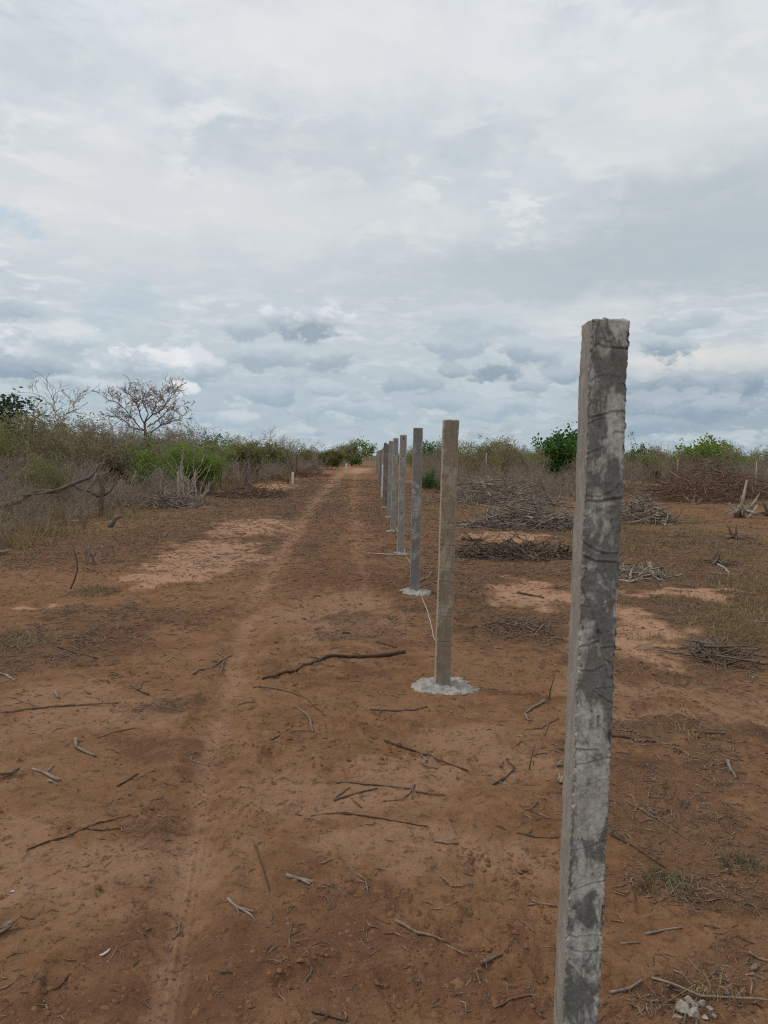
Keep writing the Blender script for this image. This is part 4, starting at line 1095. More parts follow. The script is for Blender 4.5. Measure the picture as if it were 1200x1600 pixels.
# right thicket
n = 0
for _ in range(5000):
    if n >= 170: break
    y = 29.5+40*rs.rand()**1.5; x = 2.3+rs.rand()*(.54*y)
    if x > .54*y+1.5: continue
    if x > 8.0 and y < 44: continue
    if not far_enough(x, y, .7+.006*y): continue
    s = rs.uniform(.6, .9)*(1 if y < 42 else 1.3)
    put_mesh('bare_shrub', bare_meshes[rs.randint(7)], x, y, s, 'leafless grey-brown shrub in the thicket beyond the post row', 'shrub', 'leafless shrubs right of the posts', s*rs.uniform(.8, 1.1)); n += 1
n = 0
for _ in range(3000):
    if n >= 85: break
    y = 41+40*rs.rand(); x = 2.8+rs.rand()*(.54*y)
    if x > .54*y+1.5: continue
    if x > 8 and y < 50: continue
    if not far_enough(x, y, 1.3): continue
    put_olive(x, y, rs.uniform(.9, 1.15), 'olive-tinged shrub with sparse small leaves beyond the post row', 'olive shrubs right of the posts'); n += 1

# far scrub that reads as one mass
def far_mass():
    q = np.random.RandomState(5); SS, PP = [], []
    for _ in range(900):
        y = 78+170*q.rand(); x = q.uniform(-.62, .62)*y
        if left_edge(y)-.5 < x < 1.8+.004*y and y < 190: continue
        h = q.uniform(1.5, 2.9); w = q.uniform(1.2, 2.4); z0 = gh(x, y)
        m = 30
        a = q.rand(m)*6.28; rr = w*np.sqrt(q.rand(m)); hh = h*np.sqrt(np.clip(1-(rr/w)**2, .05, 1))*q.uniform(.6, 1.08, m)
        p1 = np.stack([x+rr*np.cos(a), y+rr*np.sin(a), z0+hh], 1); p0 = np.stack([x+.35*rr*np.cos(a), y+.35*rr*np.sin(a), z0+hh*.2*q.rand(m)], 1)
        SS.append(np.concatenate([p0, p1, np.full((m, 1), .03), np.full((m, 1), .014)], 1))
        m = int(330*q.uniform(.3, 1.1)); t = q.rand(m)
        b = q.randint(0, len(p1), m)
        PP.append(p0[b]+(p1[b]-p0[b])*(.35+.65*t[:, None])+q.normal(0, .22, (m, 3)))
    V, Q = segs_mesh(np.concatenate(SS), 3)
    P = np.concatenate(PP); LV, LQ = leaf_cards(P, .22, q, 0, .5)
    nn = len(V); VV = np.concatenate([V, LV])
    me = mesh_np('far_scrub', VV, np.concatenate([Q, LQ+nn]), [M['twig'], M['olive_dull']])
    mi = np.zeros(len(Q)+len(LQ), np.int32); mi[len(Q):] = 1
    me.polygons.foreach_set('material_index', mi)
    tag(link('far_scrub', me), 'low olive-brown scrub along the skyline far beyond the track', 'scrub', None, 'stuff')
far_mass()

# named trees and shrubs -----------------------------------------------------
TREE = dict(step=[.35, .3, .22, .15], wig=.14, up=[.0, .03, .03, 0], kids=[4, 4, 3, 2], spread=.95, ratio=.62, rmin=.007)
FLAT = dict(step=[.35, .3, .22, .15], wig=.17, up=[0, -.02, -.02, 0], kids=[4, 4, 4, 3], spread=1.1, ratio=.62, rmin=.008, **{'from': .45})
def tree_at(name, lab, px, d, top_py, build, cat='tree', kids=('trunk', 'crown'), wide=1.0):
    """build() -> (trunk mesh, crown mesh) of about unit design height; scaled so its top meets the given row"""
    x = at_depth(px, 720, d)[0]; z = gh(x, d)
    H = at_depth(px, top_py, d)[2]-z
    root = empty(name, (x, d, z-.03))
    a, b = build
    hh = max(np.max([v.co.z for v in a.vertices]), np.max([v.co.z for v in b.vertices]) if b else 0)
    s = H/hh
    part(kids[0], a, root)
    if b: part(kids[1], b, root)
    root.scale = (s*wide, s*wide, s)
    tag(root, lab, cat)
    return root

def split_tree(seed, cfg, stems, L, r, tilt, mt='twig', mtr=None, sp0=.05, k=4):
    """bare tree: thick wood is the trunk, the rest the crown"""
    S, tips = bush(seed, cfg, stems, L, r, tilt, sp0)
    thick = S[:, 6] > r*.35
    V, Q = segs_mesh(S[thick], 6); a = mesh_np('trunk', V, Q, [M[mtr or mt]], True)
    V, Q = segs_mesh(S[~thick], k); b = mesh_np('crown', V, Q, [M[mt]])
    return a, b

def limb_tree(name, lab, d, base_px, trunk, limbs, seed, r_tr, r_lb, cfg, kid_n, kid_L, mt, mtr):
    """tree whose main limbs follow given lines; finer wood grows from them"""
    x = at_depth(base_px[0], base_px[1], d)[0]; b0 = np.array([x, d, gh(x, d)-.05]); rng = random.Random(seed)
    root = empty(name, b0)
    def W3(pts, dy): return [at_depth(px, py, d+dy*k/max(1, len(pts)-1))-b0 for k, (px, py) in enumerate(pts)]
    tp = W3(trunk, 0); tp[0] = np.array([0, 0, 0.0])
    geo = [tube(tp, np.linspace(r_tr, r_tr*.75, len(tp)), 8, rng)]; segs, tips = [], []
    for pl in limbs:
        dy = rng.uniform(-1.3, 1.3); pts = W3(pl, dy); fine = []
        for a_, b_ in zip(pts[:-1], pts[1:]):
            for q in range(4): fine.append(a_+(b_-a_)*q/4+np.array([rng.gauss(0, .025), rng.gauss(0, .03), rng.gauss(0, .025)])*(q > 0))
        fine.append(pts[-1]); rad = np.linspace(r_lb, r_lb*.28, len(fine)); geo.append(tube(fine, rad, 6, rng))
        for _ in range(kid_n):
            i = rng.randrange(max(1, len(fine)//4), len(fine)); dd = unit(tuple(fine[i]-fine[i-1])); a = rng.uniform(0, 6.28)
            e = unit((dd[0]+.9*math.cos(a), dd[1]+.7*math.sin(a), dd[2]+rng.uniform(-.4, .8)))
            grow(rng, tuple(fine[i]), e, kid_L*rng.uniform(.5, 1.2), rad[i]*.5, 1, cfg, segs, tips)
    V, Fs = join([(t[0], [t[1], t[2]]) for t in geo])
    part('trunk', mesh_np('trunk', V, Fs, [M[mtr]], True), root)
    V, Q = segs_mesh(np.array(segs), 4); part('crown', mesh_np('crown', V, Q, [M[mt]]), root)
    return tag(root, lab, 'tree')
GN = dict(step=[.3, .16, .12, .1], wig=.24, up=[0, .02, .0, 0], kids=[0, 4, 3, 0], spread=1.1, ratio=.6, rmin=.009)
limb_tree('bare_tree', 'bare wide-crowned tree with gnarled dark limbs on the left skyline', 40, (228, 748), [(228, 748), (230, 700), (227, 676), (226, 660)],
    [[(227, 676), (212, 660), (196, 640), (180, 628), (163, 620)], [(226, 664), (218, 645), (212, 628), (200, 612)], [(226, 660), (231, 645), (222, 628), (228, 611)], [(226, 660), (238, 648), (243, 630), (252, 614)],
     [(230, 668), (248, 656), (262, 640), (284, 634)], [(232, 678), (252, 664), (270, 658), (282, 656)], [(224, 672), (205, 668), (188, 652), (170, 648)], [(236, 650), (252, 640), (266, 622), (272, 612)]], 301, .085, .038, GN, 16, .62, 'twig_brown', 'trunk_dark')
SP_ = dict(GN, wig=.13, kids=[0, 3, 1, 0], spread=.8, rmin=.006)
limb_tree('bare_tree', 'pale-stemmed bare sapling tree forking wide next to the dark-leaved tree', 29, (108, 765), [(108, 765), (107, 740), (103, 722), (100, 710)],
    [[(101, 712), (94, 700), (82, 690), (70, 680)], [(101, 714), (111, 704), (114, 690)], [(97, 706), (92, 690), (90, 668)], [(90, 668), (86, 645), (78, 630), (63, 619), (45, 613)], [(91, 668), (100, 650), (112, 636), (123, 618)],
     [(90, 668), (76, 658), (62, 650)], [(84, 642), (84, 625), (86, 608)], [(104, 646), (115, 640), (118, 622)]], 302, .045, .024, SP_, 9, .5, 'twig_brown', 'twig')
tree_at('bare_tree', 'low tangle of bare grey branches between the two bare trees', 150, 34, 655, split_tree(303, FLAT, 7, 2.0, .05, 1.2, 'twig', 'twig', .3), wide=1.0)
for _i, (_lab, _px, _d, _ty, _w) in enumerate([('tall tangle of bare twigs left of the gnarled tree foot', 188, 37, 640, 1.2), ('tall tangle of bare twigs right of the gnarled tree foot', 262, 38, 650, 1.3), ('bare twiggy clump between the dark-leaved tree and the pale sapling', 58, 35, 682, 1.2),
        ('bare twiggy clump right behind the pale sapling', 122, 36, 648, 1.2), ('bare twiggy clump in front of the gnarled tree trunk', 228, 35, 654, 1.2), ('bare twiggy clump above the bright green shrub', 296, 40, 664, 1.2)]):
    tree_at('bare_tree', _lab, _px, _d, _ty, split_tree(330+_i, dict(FLAT, rmin=.006), 13, 2.0, .03, .9, 'twig', 'twig', .3, 3), wide=_w)
tree_at('bare_tree', 'small bare umbrella-shaped tree on the skyline left of the track', 408, 70, 662, split_tree(304, FLAT, 2, 2.6, .07, .5, 'twig', 'trunk_dark', .05), wide=.75)
tree_at('bare_tree', 'small hazy bare tree on the skyline just above the green bush', 541, 96, 681, split_tree(305, FLAT, 4, 2.2, .06, .7, 'twig', 'twig', .1), wide=.9)
tree_at('bare_tree', 'thin bare snag with a forked tip on the right skyline', 1040, 66, 688, split_tree(306, dict(TREE, kids=[3, 2, 1, 0]), 1, 2.6, .07, .2, 'twig_brown', 'trunk_dark', .03), wide=.7)
tree_at('bare_tree', 'bare shrubby tree at the right edge of the skyline', 1192, 62, 690, split_tree(307, FLAT, 4, 2.2, .05, .8, 'twig', 'twig', .1))
tree_at('bare_tree', 'flat-topped bare tree right of the small green tree', 1168, 75, 696, split_tree(308, FLAT, 4, 2.1, .05, .9, 'twig_brown', 'twig', .1), wide=1.2)
tree_at('bare_tree', 'dark bare bush breaking the skyline right of the tan post', 752, 58, 683, split_tree(309, FLAT, 5, 2.0, .04, .8, 'twig_brown', 'trunk_dark', .1), wide=.8)

def leafy_tree(seed, stems, L, r, tilt, per, sz, matl, cfg=TREE, jit=.18, droop=0., aspect=.55, minlvl=2, tw='trunk_dark', sp0=.06):
    return leafy(seed, stems, L, r, tilt, per, sz, matl, cfg, tw, jit, droop, aspect, sp0, minlvl, 'tree')
tree_at('leafy_tree', 'dark tree with drooping leathery leaves at the left edge', 14, 44, 598, leafy_tree(401, 3, 2.5, .12, .55, 20, .24, 'deep', dict(TREE, kids=[5, 4, 3, 0]), .22, .9, .42, 2), wide=1.45)
tree_at('leafy_tree', 'green round-crowned tree half hidden behind the tall creased post', 880, 44, 650, leafy_tree(402, 4, 1.9, .07, .8, 18, .18, 'mid', dict(TREE, kids=[4, 4, 2, 0]), .16, .1, .6, 1), wide=.95)
tree_at('leafy_tree', 'small green tree poking out just right of the tall post', 990, 58, 672, leafy_tree(403, 2, 2.0, .06, .45, 18, .18, 'mid', dict(TREE, kids=[4, 3, 2, 0]), .16, .1, .6, 1), wide=.8)
tree_at('leafy_tree', 'bright green flat-topped small tree on the right skyline', 1118, 54, 673, leafy_tree(404, 4, 1.9, .07, .95, 20, .21, 'green', dict(FLAT, kids=[4, 3, 2, 0]), .18, .1, .6, 1), wide=1.0)
tree_at('leafy_tree', 'dark green bushy tree closing off the far end of the track', 549, 100, 680, leafy_tree(405, 6, 1.8, .07, .95, 20, .24, 'green', dict(TREE, kids=[4, 4, 2, 0]), .22, .1, .6, 1), wide=1.0)
tree_at('leafy_tree', 'flat green umbrella tree seen between the mottled and tan posts', 680, 62, 679, leafy_tree(406, 3, 2.2, .08, .9, 14, .2, 'mid', dict(FLAT, kids=[4, 4, 3, 0]), .16, 0, .5, 2), wide=1.15)
tree_at('leafy_tree', 'dark feathery green tree on the skyline right of the bright green shrub', 329, 56, 664, leafy_tree(407, 4, 2.0, .06, .6, 12, .24, 'deep', dict(TREE, kids=[5, 3, 2, 0]), .12, -.3, .25, 1), wide=.8)
tree_at('leafy_tree', 'low dark green tree on the skyline behind the tan post', 783, 66, 689, leafy_tree(408, 4, 1.8, .06, .9, 16, .2, 'deep', dict(FLAT, kids=[4, 3, 2, 0]), .18, 0, .5, 1), wide=1.1)

SH = dict(TREE, kids=[5, 4, 2], ratio=.55, spread=.9, up=[.02, .04, .02, 0])
def shrub_at(lab, px, d, top, seed, stems, per, sz, matl, wide, name='green_shrub', jit=.14, L=1.5, tilt=.9):
    tree_at(name, lab, px, d, top, leafy(seed, stems, L, .03, tilt, per, sz, matl, SH, 'twig_brown', jit, 0, .5, .35, 1, 'shrub'), 'shrub', ('stems', 'foliage'), wide)
shrub_at('bright green leafy shrub below the dead gnarled tree', 265, 28.5, 670, 501, 10, 13, .10, 'green', 1.3)
shrub_at('darker green shrub joined to the right of the bright one', 314, 29, 680, 502, 8, 8, .10, 'green', 1.0)
shrub_at('yellow-green shrub left of the pale sapling', 62, 24, 692, 503, 9, 12, .08, 'olive', 1.1)
shrub_at('yellow-green shrub tucked under the pale sapling', 86, 22, 708, 507, 7, 10, .07, 'olive', .8)
shrub_at('green tuft of leaves at the foot of the dead gnarled tree', 214, 36, 652, 504, 4, 12, .10, 'mid', .5, tilt=.4)
shrub_at('dark spiky green bush between the mottled and tan posts', 672, 33, 726, 505, 8, 14, .12, 'mid', .9)
shrub_at('yellow-green shrub band on the skyline left of the umbrella tree', 372, 48, 683, 506, 10, 14, .13, 'olive', 1.5)
shrub_at('yellow-green shrub on the skyline right of the umbrella tree', 418, 56, 684, 508, 10, 14, .13, 'olive', 1.4)
shrub_at('mustard-green shrub left of the far dark green tree', 514, 76, 695, 509, 10, 14, .16, 'olive', .9)
shrub_at('green shrub under the flat-topped small tree', 1148, 58, 704, 510, 9, 13, .14, 'green', 1.3)
shrub_at('olive shrub low against the right skyline', 1085, 52, 704, 511, 9, 14, .13, 'olive', 1.4)
shrub_at('yellow-green shrub right of the small tree by the tall post', 1020, 50, 700, 512, 9, 14, .13, 'olive', 1.4)
shrub_at('rounded olive bush under the half hidden green tree', 850, 48, 700, 513, 9, 14, .13, 'olive', 1.2)

# pale standing stems at the left scrub edge
STEM = dict(step=[.15, .12, .1], wig=.12, up=[.06, .05, 0], kids=[2, 2], spread=.6, ratio=.5, rmin=.007)
def stems_at(lab, px, py, h_px, seed, n, mt, r=.03, tilt=.5, cfg=STEM):
    g = ghit(px, py); L = h_px/F*g[1]
    S, tips = bush(seed, cfg, n, L, r, tilt, .02 if n < 5 else .10)
    V, Q = segs_mesh(S, 6)
    tag(link('dead_shrub', mesh_np('dead_shrub', V, Q, [M[mt]], True), None, g), lab, 'shrub')
stems_at('dead shrub of thick pale upright stems at the left scrub edge', 284, 789, 62, 601, 9, 'twig_pale', .04, .8)
stems_at('dead grey shrub leaning left beside the thick pale stems', 255, 792, 50, 602, 9, 'twig_pale', .022, 1.6)
stems_at('dead shrub with thin pale stems right of the thick ones', 303, 790, 55, 603, 6, 'twig_pale', .03, 1.1)
stems_at('grey leafless sapling behind the biggest white marker', 460, 746, 48, 604, 5, 'trunk_dark', .05, .4)
stems_at('thin dark stems rising left of the biggest white marker', 384, 764, 36, 605, 4, 'trunk_dark', .03, .15)
stems_at('dark low scrub stem by the white marker', 450, 757, 16, 606, 3, 'trunk_dark', .04, .25)
stems_at('low twiggy dead shrub in the left dry grass', 145, 883, 28, 607, 8, 'twig_brown', .010, 1.2)
stems_at('dry grey twiggy shrub at the left edge of the dry grass', 25, 800, 40, 608, 9, 'twig_brown', .016, 1.2)
stems_at('dead grey shrub behind the broken trunk', 190, 790, 50, 609, 9, 'twig', .018, 1.1)

# broken dead trunk and its fallen limb, left
g = ghit(160, 806); d = g[1]
rng = random.Random(77)
def P3(px, py, dd=0): return at_depth(px, py, d+dd)-g
geo = [tube([P3(161, 815), P3(158, 790), P3(160, 765), P3(156, 748)], [.085, .07, .06, .05], 9, rng), tube([P3(160, 775), P3(172, 768), P3(186, 745)], [.03, .022, .012], 7, rng),
       tube([P3(156, 778), P3(140, 768), P3(122, 764)], [.03, .025, .014], 7, rng)]
V, Fs = join([(t[0], [t[1], t[2]]) for t in geo])
tag(link('broken_trunk', mesh_np('trunk', V, Fs, [M['trunk_dark']], True), None, g), 'short broken grey trunk standing in the left dry grass', 'trunk')
geo = [tube([P3(-12, 794, -1.2), P3(30, 783, -1), P3(52, 768, -.8), P3(88, 768, -.5), P3(110, 757, -.3), P3(138, 747, -.1), P3(149, 738, 0), P3(153, 727, .1), P3(165, 724, .2)], [.05, .055, .05, .05, .045, .04, .04, .035, .02], 8, rng),
       tube([P3(35, 774, -1), P3(70, 770, -.8), P3(105, 760, -.5)], [.022, .028, .02], 7, rng), tube([P3(151, 738, 0), P3(147, 752, -.2), P3(130, 772, -.5), P3(104, 792, -1)], [.03, .028, .022, .012], 7, rng),
       tube([P3(112, 757, -.3), P3(125, 765, -.1), P3(150, 772, .2)], [.022, .018, .015], 7, rng), tube([P3(88, 768, -.5), P3(66, 784, -.8), P3(50, 800, -1)], [.016, .012, .007], 6, rng)]
V, Fs = join([(t[0], [t[1], t[2]]) for t in geo])
tag(link('fallen_limb', mesh_np('limb', V, Fs, [M['trunk_dark']], True), None, g), 'long dark dead limb propped low over the left dry grass, upturned at its tip', 'branch')
g = ghit(178, 824); d = g[1]
geo = [tube([P3(170, 826), P3(176, 818), P3(182, 808)], [.06, .05, .045], 9, rng), tube([P3(180, 809), P3(189, 807)], [.04, .025], 8, rng)]
V, Fs = join([(t[0], [t[1], t[2]]) for t in geo])
tag(link('stump', mesh_np('stump', V, Fs, [M['trunk_dark']], True), None, g), 'small hooked tree stump at the edge of the left dry grass', 'stump')

# ------------------------------------------------------------------ brush piles
def pile(name, lab, px, py, w_px, h_px, seed, n, mt, depth=None, thick=1.0, lmul=.5):
    n = int(n*1.7)
    """heap of cut branches; (px, py) is the middle of its front foot"""
    g = ghit(px, py); d = g[1]; W = w_px/F*d/2; Hh = h_px/F*d; Dp = depth or W*.7
    q = np.random.RandomState(seed); rng = random.Random(seed); S = []
    c = np.array([g[0], g[1]+Dp*.8])
    for i in range(n):
        a = q.rand()*6.28; rr = math.sqrt(q.rand())
        u = rr*math.cos(a)*W; v = rr*math.sin(a)*Dp
        top = Hh*max(.12, (1-rr*rr))*(.75+.4*float(pn(u*1.5/W+seed, v/Dp, 4)))
        z = top*q.rand()**.6
        big = q.rand() < .16; far = q.rand() < .16
        if far: u *= 1.35; v *= 1.35; z *= .15
        L = lmul*W*(q.uniform(.8, 1.9) if big else q.uniform(.2, .8)); th = q.rand()*6.28; tl = q.normal(.03, .24 if not far else .06)
        r = thick*(max(.009, q.normal(.012, .005)) if big else max(.0028, abs(q.normal(.0035, .0035))))*(1+.02*d)
        dv = np.array([math.cos(th)*math.cos(tl), math.sin(th)*math.cos(tl), math.sin(tl)])
        p = np.array([c[0]+u, c[1]+v, 0.0]); p[2] = z
        p = p-dv*L/2
        k = 4; bx = q.normal(0, .32, 3)
        for s in range(k):
            dv = dv+bx/k*.8+q.normal(0, .10, 3); dv /= np.linalg.norm(dv)
            e = p+dv*L/k; e[2] = max(e[2], 0.01)
            r2 = r*(1-.6*(s+1)/k)
            S.append(np.concatenate([p, e, [r*(1-.6*s/k), r2]]))
            if q.rand() < .55 and s > 0:
                dd = dv+q.normal(0, .6, 3); dd /= np.linalg.norm(dd); f = e+dd*L*.28; f[2] = max(f[2], .01)
                S.append(np.concatenate([e, f, [r2*.8, r2*.35]]))
            p = e
    S = np.array(S)
    gz = hfull(S[:, 0], S[:, 1]); S[:, 2] += gz; gz2 = hfull(S[:, 3], S[:, 4]); S[:, 5] += gz2
    S[:, 0:3] -= g; S[:, 3:6] -= g
    V, Q = segs_mesh(S, 4)
    tag(link(name, mesh_np(name, V, Q, [M[mt]]), None, g), lab, 'brush pile')

pile('brush_pile', 'wide grey heap of dead branches between the tan post and the tall post', 838, 828, 200, 64, 701, 560, 'pile', 1.0)
pile('brush_pile', 'low dark heap of twigs just in front of the wide grey heap', 812, 876, 190, 17, 702, 480, 'pile_dark', .8)
pile('brush_pile', 'grey heap of branches close right of the tall post', 1005, 818, 150, 50, 703, 360, 'pile', 1.1)
pile('brush_pile', 'russet heap of cut brush, low and dark, left end of the big brown heap', 1105, 786, 140, 54, 704, 460, 'twig_red', 1.6)
pile('brush_pile', 'big rounded brown heap of brush at the right edge', 1148, 780, 190, 72, 705, 760, 'twig_red', 2.6)
pile('brush_pile', 'small grey heap far behind in the right field', 1035, 752, 60, 24, 706, 220, 'pile', 1.6)
pile('brush_pile', 'low scatter of branches right of the tall post, with a long dark log', 1005, 905, 130, 16, 707, 150, 'pile', .6)
pile('brush_pile', 'flat patch of pale twigs beside the light sand right of the tan post', 820, 995, 110, 14, 708, 170, 'stick', .35, .6)
pile('brush_pile', 'dark brown heap of cleared brush left of the track', 385, 780, 110, 22, 709, 320, 'twig_red', 2.0)
pile('brush_pile', 'dark low heap of brush left of the biggest white marker', 412, 752, 60, 14, 710, 240, 'twig_red', 2.4)
pile('brush_pile', 'grey tangle of fallen branches beneath the pale dead stems', 235, 795, 150, 26, 711, 320, 'pile', 1.4)
pile('brush_pile', 'brown heap of brush beside the second white marker', 478, 745, 60, 20, 712, 240, 'twig_red', 4)
pile('brush_pile', 'tangle of grey twigs behind the mottled post, at the thicket foot', 790, 790, 190, 52, 713, 520, 'pile', 1.8)
pile('brush_pile', 'low twig litter heap at the right, beyond the pale branch end', 1150, 1040, 90, 4, 714, 60, 'stick', .25, .6, 1.5)
pile('brush_pile', 'small litter heap with crossed pale sticks right of the sand', 1115, 1025, 55, 16, 715, 70, 'stick_pale', .15, .7, 1.0)

# root stumps in the right field
def root_stump(lab, px, py, w_px, h_px, seed, mt):
    g = ghit(px, py); d = g[1]; W = w_px/F*d; Hh = h_px/F*d; rng = random.Random(seed); geo = []
    for k in range(11):
        a = rng.uniform(0, 6.28); t = rng.uniform(.1, .9); L = Hh*(rng.uniform(.8, 1.0) if k < 2 else rng.uniform(.2, .55))
        dv = np.array(unit((math.cos(a)*t, math.sin(a)*t, 1))); o_ = np.array([rng.gauss(0, .12)*W, rng.gauss(0, .1)*W, -.03])
        r = W*rng.uniform(.018, .05)
        geo.append(tube([o_, o_+dv*L*.5+np.array([rng.gauss(0, .04), 0, 0])*W, o_+dv*L], [r*1.3, r, r*.6], 7, rng, .25))
    for k in range(22):
        a = rng.uniform(0, 6.28); L = W*rng.uniform(.35, .75); dv = np.array([math.cos(a), math.sin(a), 0.0])
        r = W*rng.uniform(.010, .03)
        geo.append(tube([np.array([0, 0, Hh*.2]), dv*L*.5+np.array([0, 0, Hh*.14]), dv*L+np.array([0, 0, rng.uniform(0, .12)*Hh])], [r*1.4, r, r*.4], 7, rng, .25))
    V, Fs = join([(t[0], [t[1], t[2]]) for t in geo])
    tag(link('root_stump', mesh_np('stump', V, Fs, [M[mt]], False), None, g), lab, 'stump')
# pale dead stems standing and leaning along both scrub edges
pal = []
for i in range(6):
    S, tips = bush(650+i, dict(STEM, wig=.18, kids=[3, 2], spread=.9), 5, 1.0, .022, 1.3 if i % 2 else .7, .03)
    V, Q = segs_mesh(S, 5); pal.append(mesh_np('dead_stems', V, Q, [M[['twig_pale', 'twig_pale', 'stick'][i % 3]]]))
rs = np.random.RandomState(808)
n = 0
for _ in range(2000):
    if n >= 42: break
    y = 14+32*rs.rand()**1.3; x = float(left_edge(y))-.3-rs.rand()**1.5*5
    if x < -.5*y-.5 or not far_enough(x, y, .55): continue
    s = rs.uniform(.45, .9)*(.7 if y < 19 else 1)
    put_mesh('dead_shrub', pal[rs.randint(6)], x, y, s, 'pale bare stems among the dead shrubs at the left scrub edge', 'shrub', 'pale dead stems along the left scrub edge', s*rs.uniform(.6, 1.2)); n += 1
n = 0
for _ in range(2000):
    if n >= 36: break
    y = 17+26*rs.rand()**.8; x = 2.2+rs.rand()*.5*y
    if x > .52*y or (y < 28 and rs.rand() < .75) or not far_enough(x, y, .6): continue
    s = rs.uniform(.45, .85)
    put_mesh('dead_shrub', pal[rs.randint(6)], x, y, s, 'pale bare stems poking up in the field beyond the post row', 'shrub', 'pale dead stems right of the posts', s*rs.uniform(.3, .9)); n += 1
root_stump('upturned grey root stump with pale prongs in the right field', 1160, 808, 50, 66, 801, 'twig')
root_stump('squat dark root stump in front of the pronged one', 1150, 842, 46, 30, 802, 'stick')
root_stump('low broken root stump lying amid the right field twigs', 1122, 880, 60, 26, 803, 'stick')
root_stump('dark root stump cut off by the right edge', 1200, 806, 50, 24, 804, 'stick_dark')

# thin pale poles in the right scrub
for lab, px, b, t, d in [('pale thin pole standing in the right thicket, near the right edge', 1181, 746, 721, 40), ('pale thin pole amid the thicket right of the tan post', 759, 742, 708, 42), ('thin pale pole left of the big brown heap', 1058, 742, 717, 46)]:
    p = at_depth(px, b, d); p[2] = gh(p[0], d); tz = at_depth(px, t, d)[2]-p[2]
    V, Q, T = tube([(0, 0, -.1), (.01, 0, tz*.5), (0, 0, tz)], [.03, .03, .027], 7)
    tag(link('pole', mesh_np('pole', V, [Q, T], [M['twig_pale']], True), None, p), lab, 'pole', 'thin pale poles in the scrub')

# ------------------------------------------------------------------ sky, sun
SUN_EL, SUN_AZ = math.radians(48), math.radians(-70)      # azimuth from +Y towards +X
w = bpy.data.worlds.new("World"); sc.world = w; w.use_nodes = True
w.cycles.sampling_method = 'MANUAL'; w.cycles.sample_map_resolution = 256
nt = w.node_tree; nt.nodes.clear(); N = NB(nt)
outw = nt.nodes.new('ShaderNodeOutputWorld'); bg = nt.nodes.new('ShaderNodeBackground')
nt.links.new(bg.outputs[0], outw.inputs[0]); bg.inputs[1].default_value = 0.1
sky = nt.nodes.new('ShaderNodeTexSky'); sky.sky_type = 'NISHITA'; sky.sun_disc = False
sky.sun_elevation = SUN_EL; sky.sun_rotation = SUN_AZ; sky.dust_density = 2.0
K = 10.0
def S_(h):   # 8-bit display colour -> linear radiance, scaled for the background strength
    c = [v/255 for v in h]
    return tuple((v/12.92 if v <= .04045 else ((v+.055)/1.055)**2.4)*K for v in c)
dirv = N.n('ShaderNodeTexCoord').outputs['Generated']
sx = N.n('ShaderNodeSeparateXYZ'); nt.links.new(dirv, sx.inputs[0])
az = N.math('ARCTAN2', sx.outputs[0], sx.outputs[1]); el = N.math('ARCSINE', sx.outputs[2])
cx = N.n('ShaderNodeCombineXYZ'); nt.links.new(az, cx.inputs[0]); nt.links.new(el, cx.inputs[1])
ae = cx.outputs[0]
zc = N.math('MAXIMUM', N.math('ADD', sx.outputs[2], 0.10), 0.02)
pl = N.n('ShaderNodeCombineXYZ'); nt.links.new(N.math('DIVIDE', sx.outputs[0], zc), pl.inputs[0]); nt.links.new(N.math('DIVIDE', sx.outputs[1], zc), pl.inputs[1])
plv = pl.outputs[0]
# blue gaps come from the sky itself, a high veil covers it almost wholly
base = N.mix(N.ramp(el, 0.0, 0.26), S_((179, 194, 203)), S_((203, 211, 216)))
base = N.mix(N.ramp(el, 0.20, 0.50), base, S_((219, 226, 231)))
fade = N.ramp(el, 0.10, 0.24)
veil = N.noise(plv, 1.1, 6, 0.55, 0.6)
base = N.mix(N.ramp(veil, 0.46, 0.72, 0, 0.45), base, S_((191, 201, 207)))
wisp = N.noise(plv, 3.4, 8, 0.62, 0.5)
base = N.mix(N.math('MULTIPLY', N.ramp(wisp, 0.48, 0.72, 0, 0.75), N.ramp(el, .05, .2, .3, 1)), base, S_((230, 233, 235)))
base = N.mix(N.math('MULTIPLY', N.ramp(N.noise(plv, 2.9, 7, 0.58, 0.5), 0.44, 0.64, 0, 0.9), fade), base, S_((190, 203, 211)))
base = N.mix(N.math('MULTIPLY', N.ramp(N.noise(plv, 7.5, 6, 0.6, 0.3), 0.48, 0.70, 0, 0.5), fade), base, S_((197, 207, 212)))
base = N.mix(N.math('MULTIPLY', N.ramp(N.noise(plv, 6.1, 6, 0.6, 0.3), 0.48, 0.66, 0, 0.85), fade), base, S_((233, 235, 236)))
col = N.mix(N.ramp(N.noise(plv, 0.8, 3), 0.72, 0.80, 0.03, 0.35), base, sky.outputs[0])

warp = N.n('ShaderNodeTexNoise'); nt.links.new(ae, warp.inputs['Vector']); warp.inputs['Scale'].default_value = 9; warp.inputs['Detail'].default_value = 6; warp.inputs['Roughness'].default_value = .6
wv = N.n('ShaderNodeVectorMath', operation='SUBTRACT'); nt.links.new(warp.outputs['Color'], wv.inputs[0]); wv.inputs[1].default_value = (.5, .5, .5)
def warped(a, b):
    m_ = N.n('ShaderNodeVectorMath', operation='MULTIPLY'); nt.links.new(wv.outputs[0], m_.inputs[0]); m_.inputs[1].default_value = (a, b, 0)
    ad = N.n('ShaderNodeVectorMath', operation='ADD'); nt.links.new(ae, ad.inputs[0]); nt.links.new(m_.outputs[0], ad.inputs[1]); return ad.outputs[0]
soft_co = warped(.22, .10); cum_co = warped(.075, .035)
def ang(px, py):
    v = pdir(px, py); v = v/np.linalg.norm(v); return math.atan2(v[0], v[1]), math.asin(v[2])
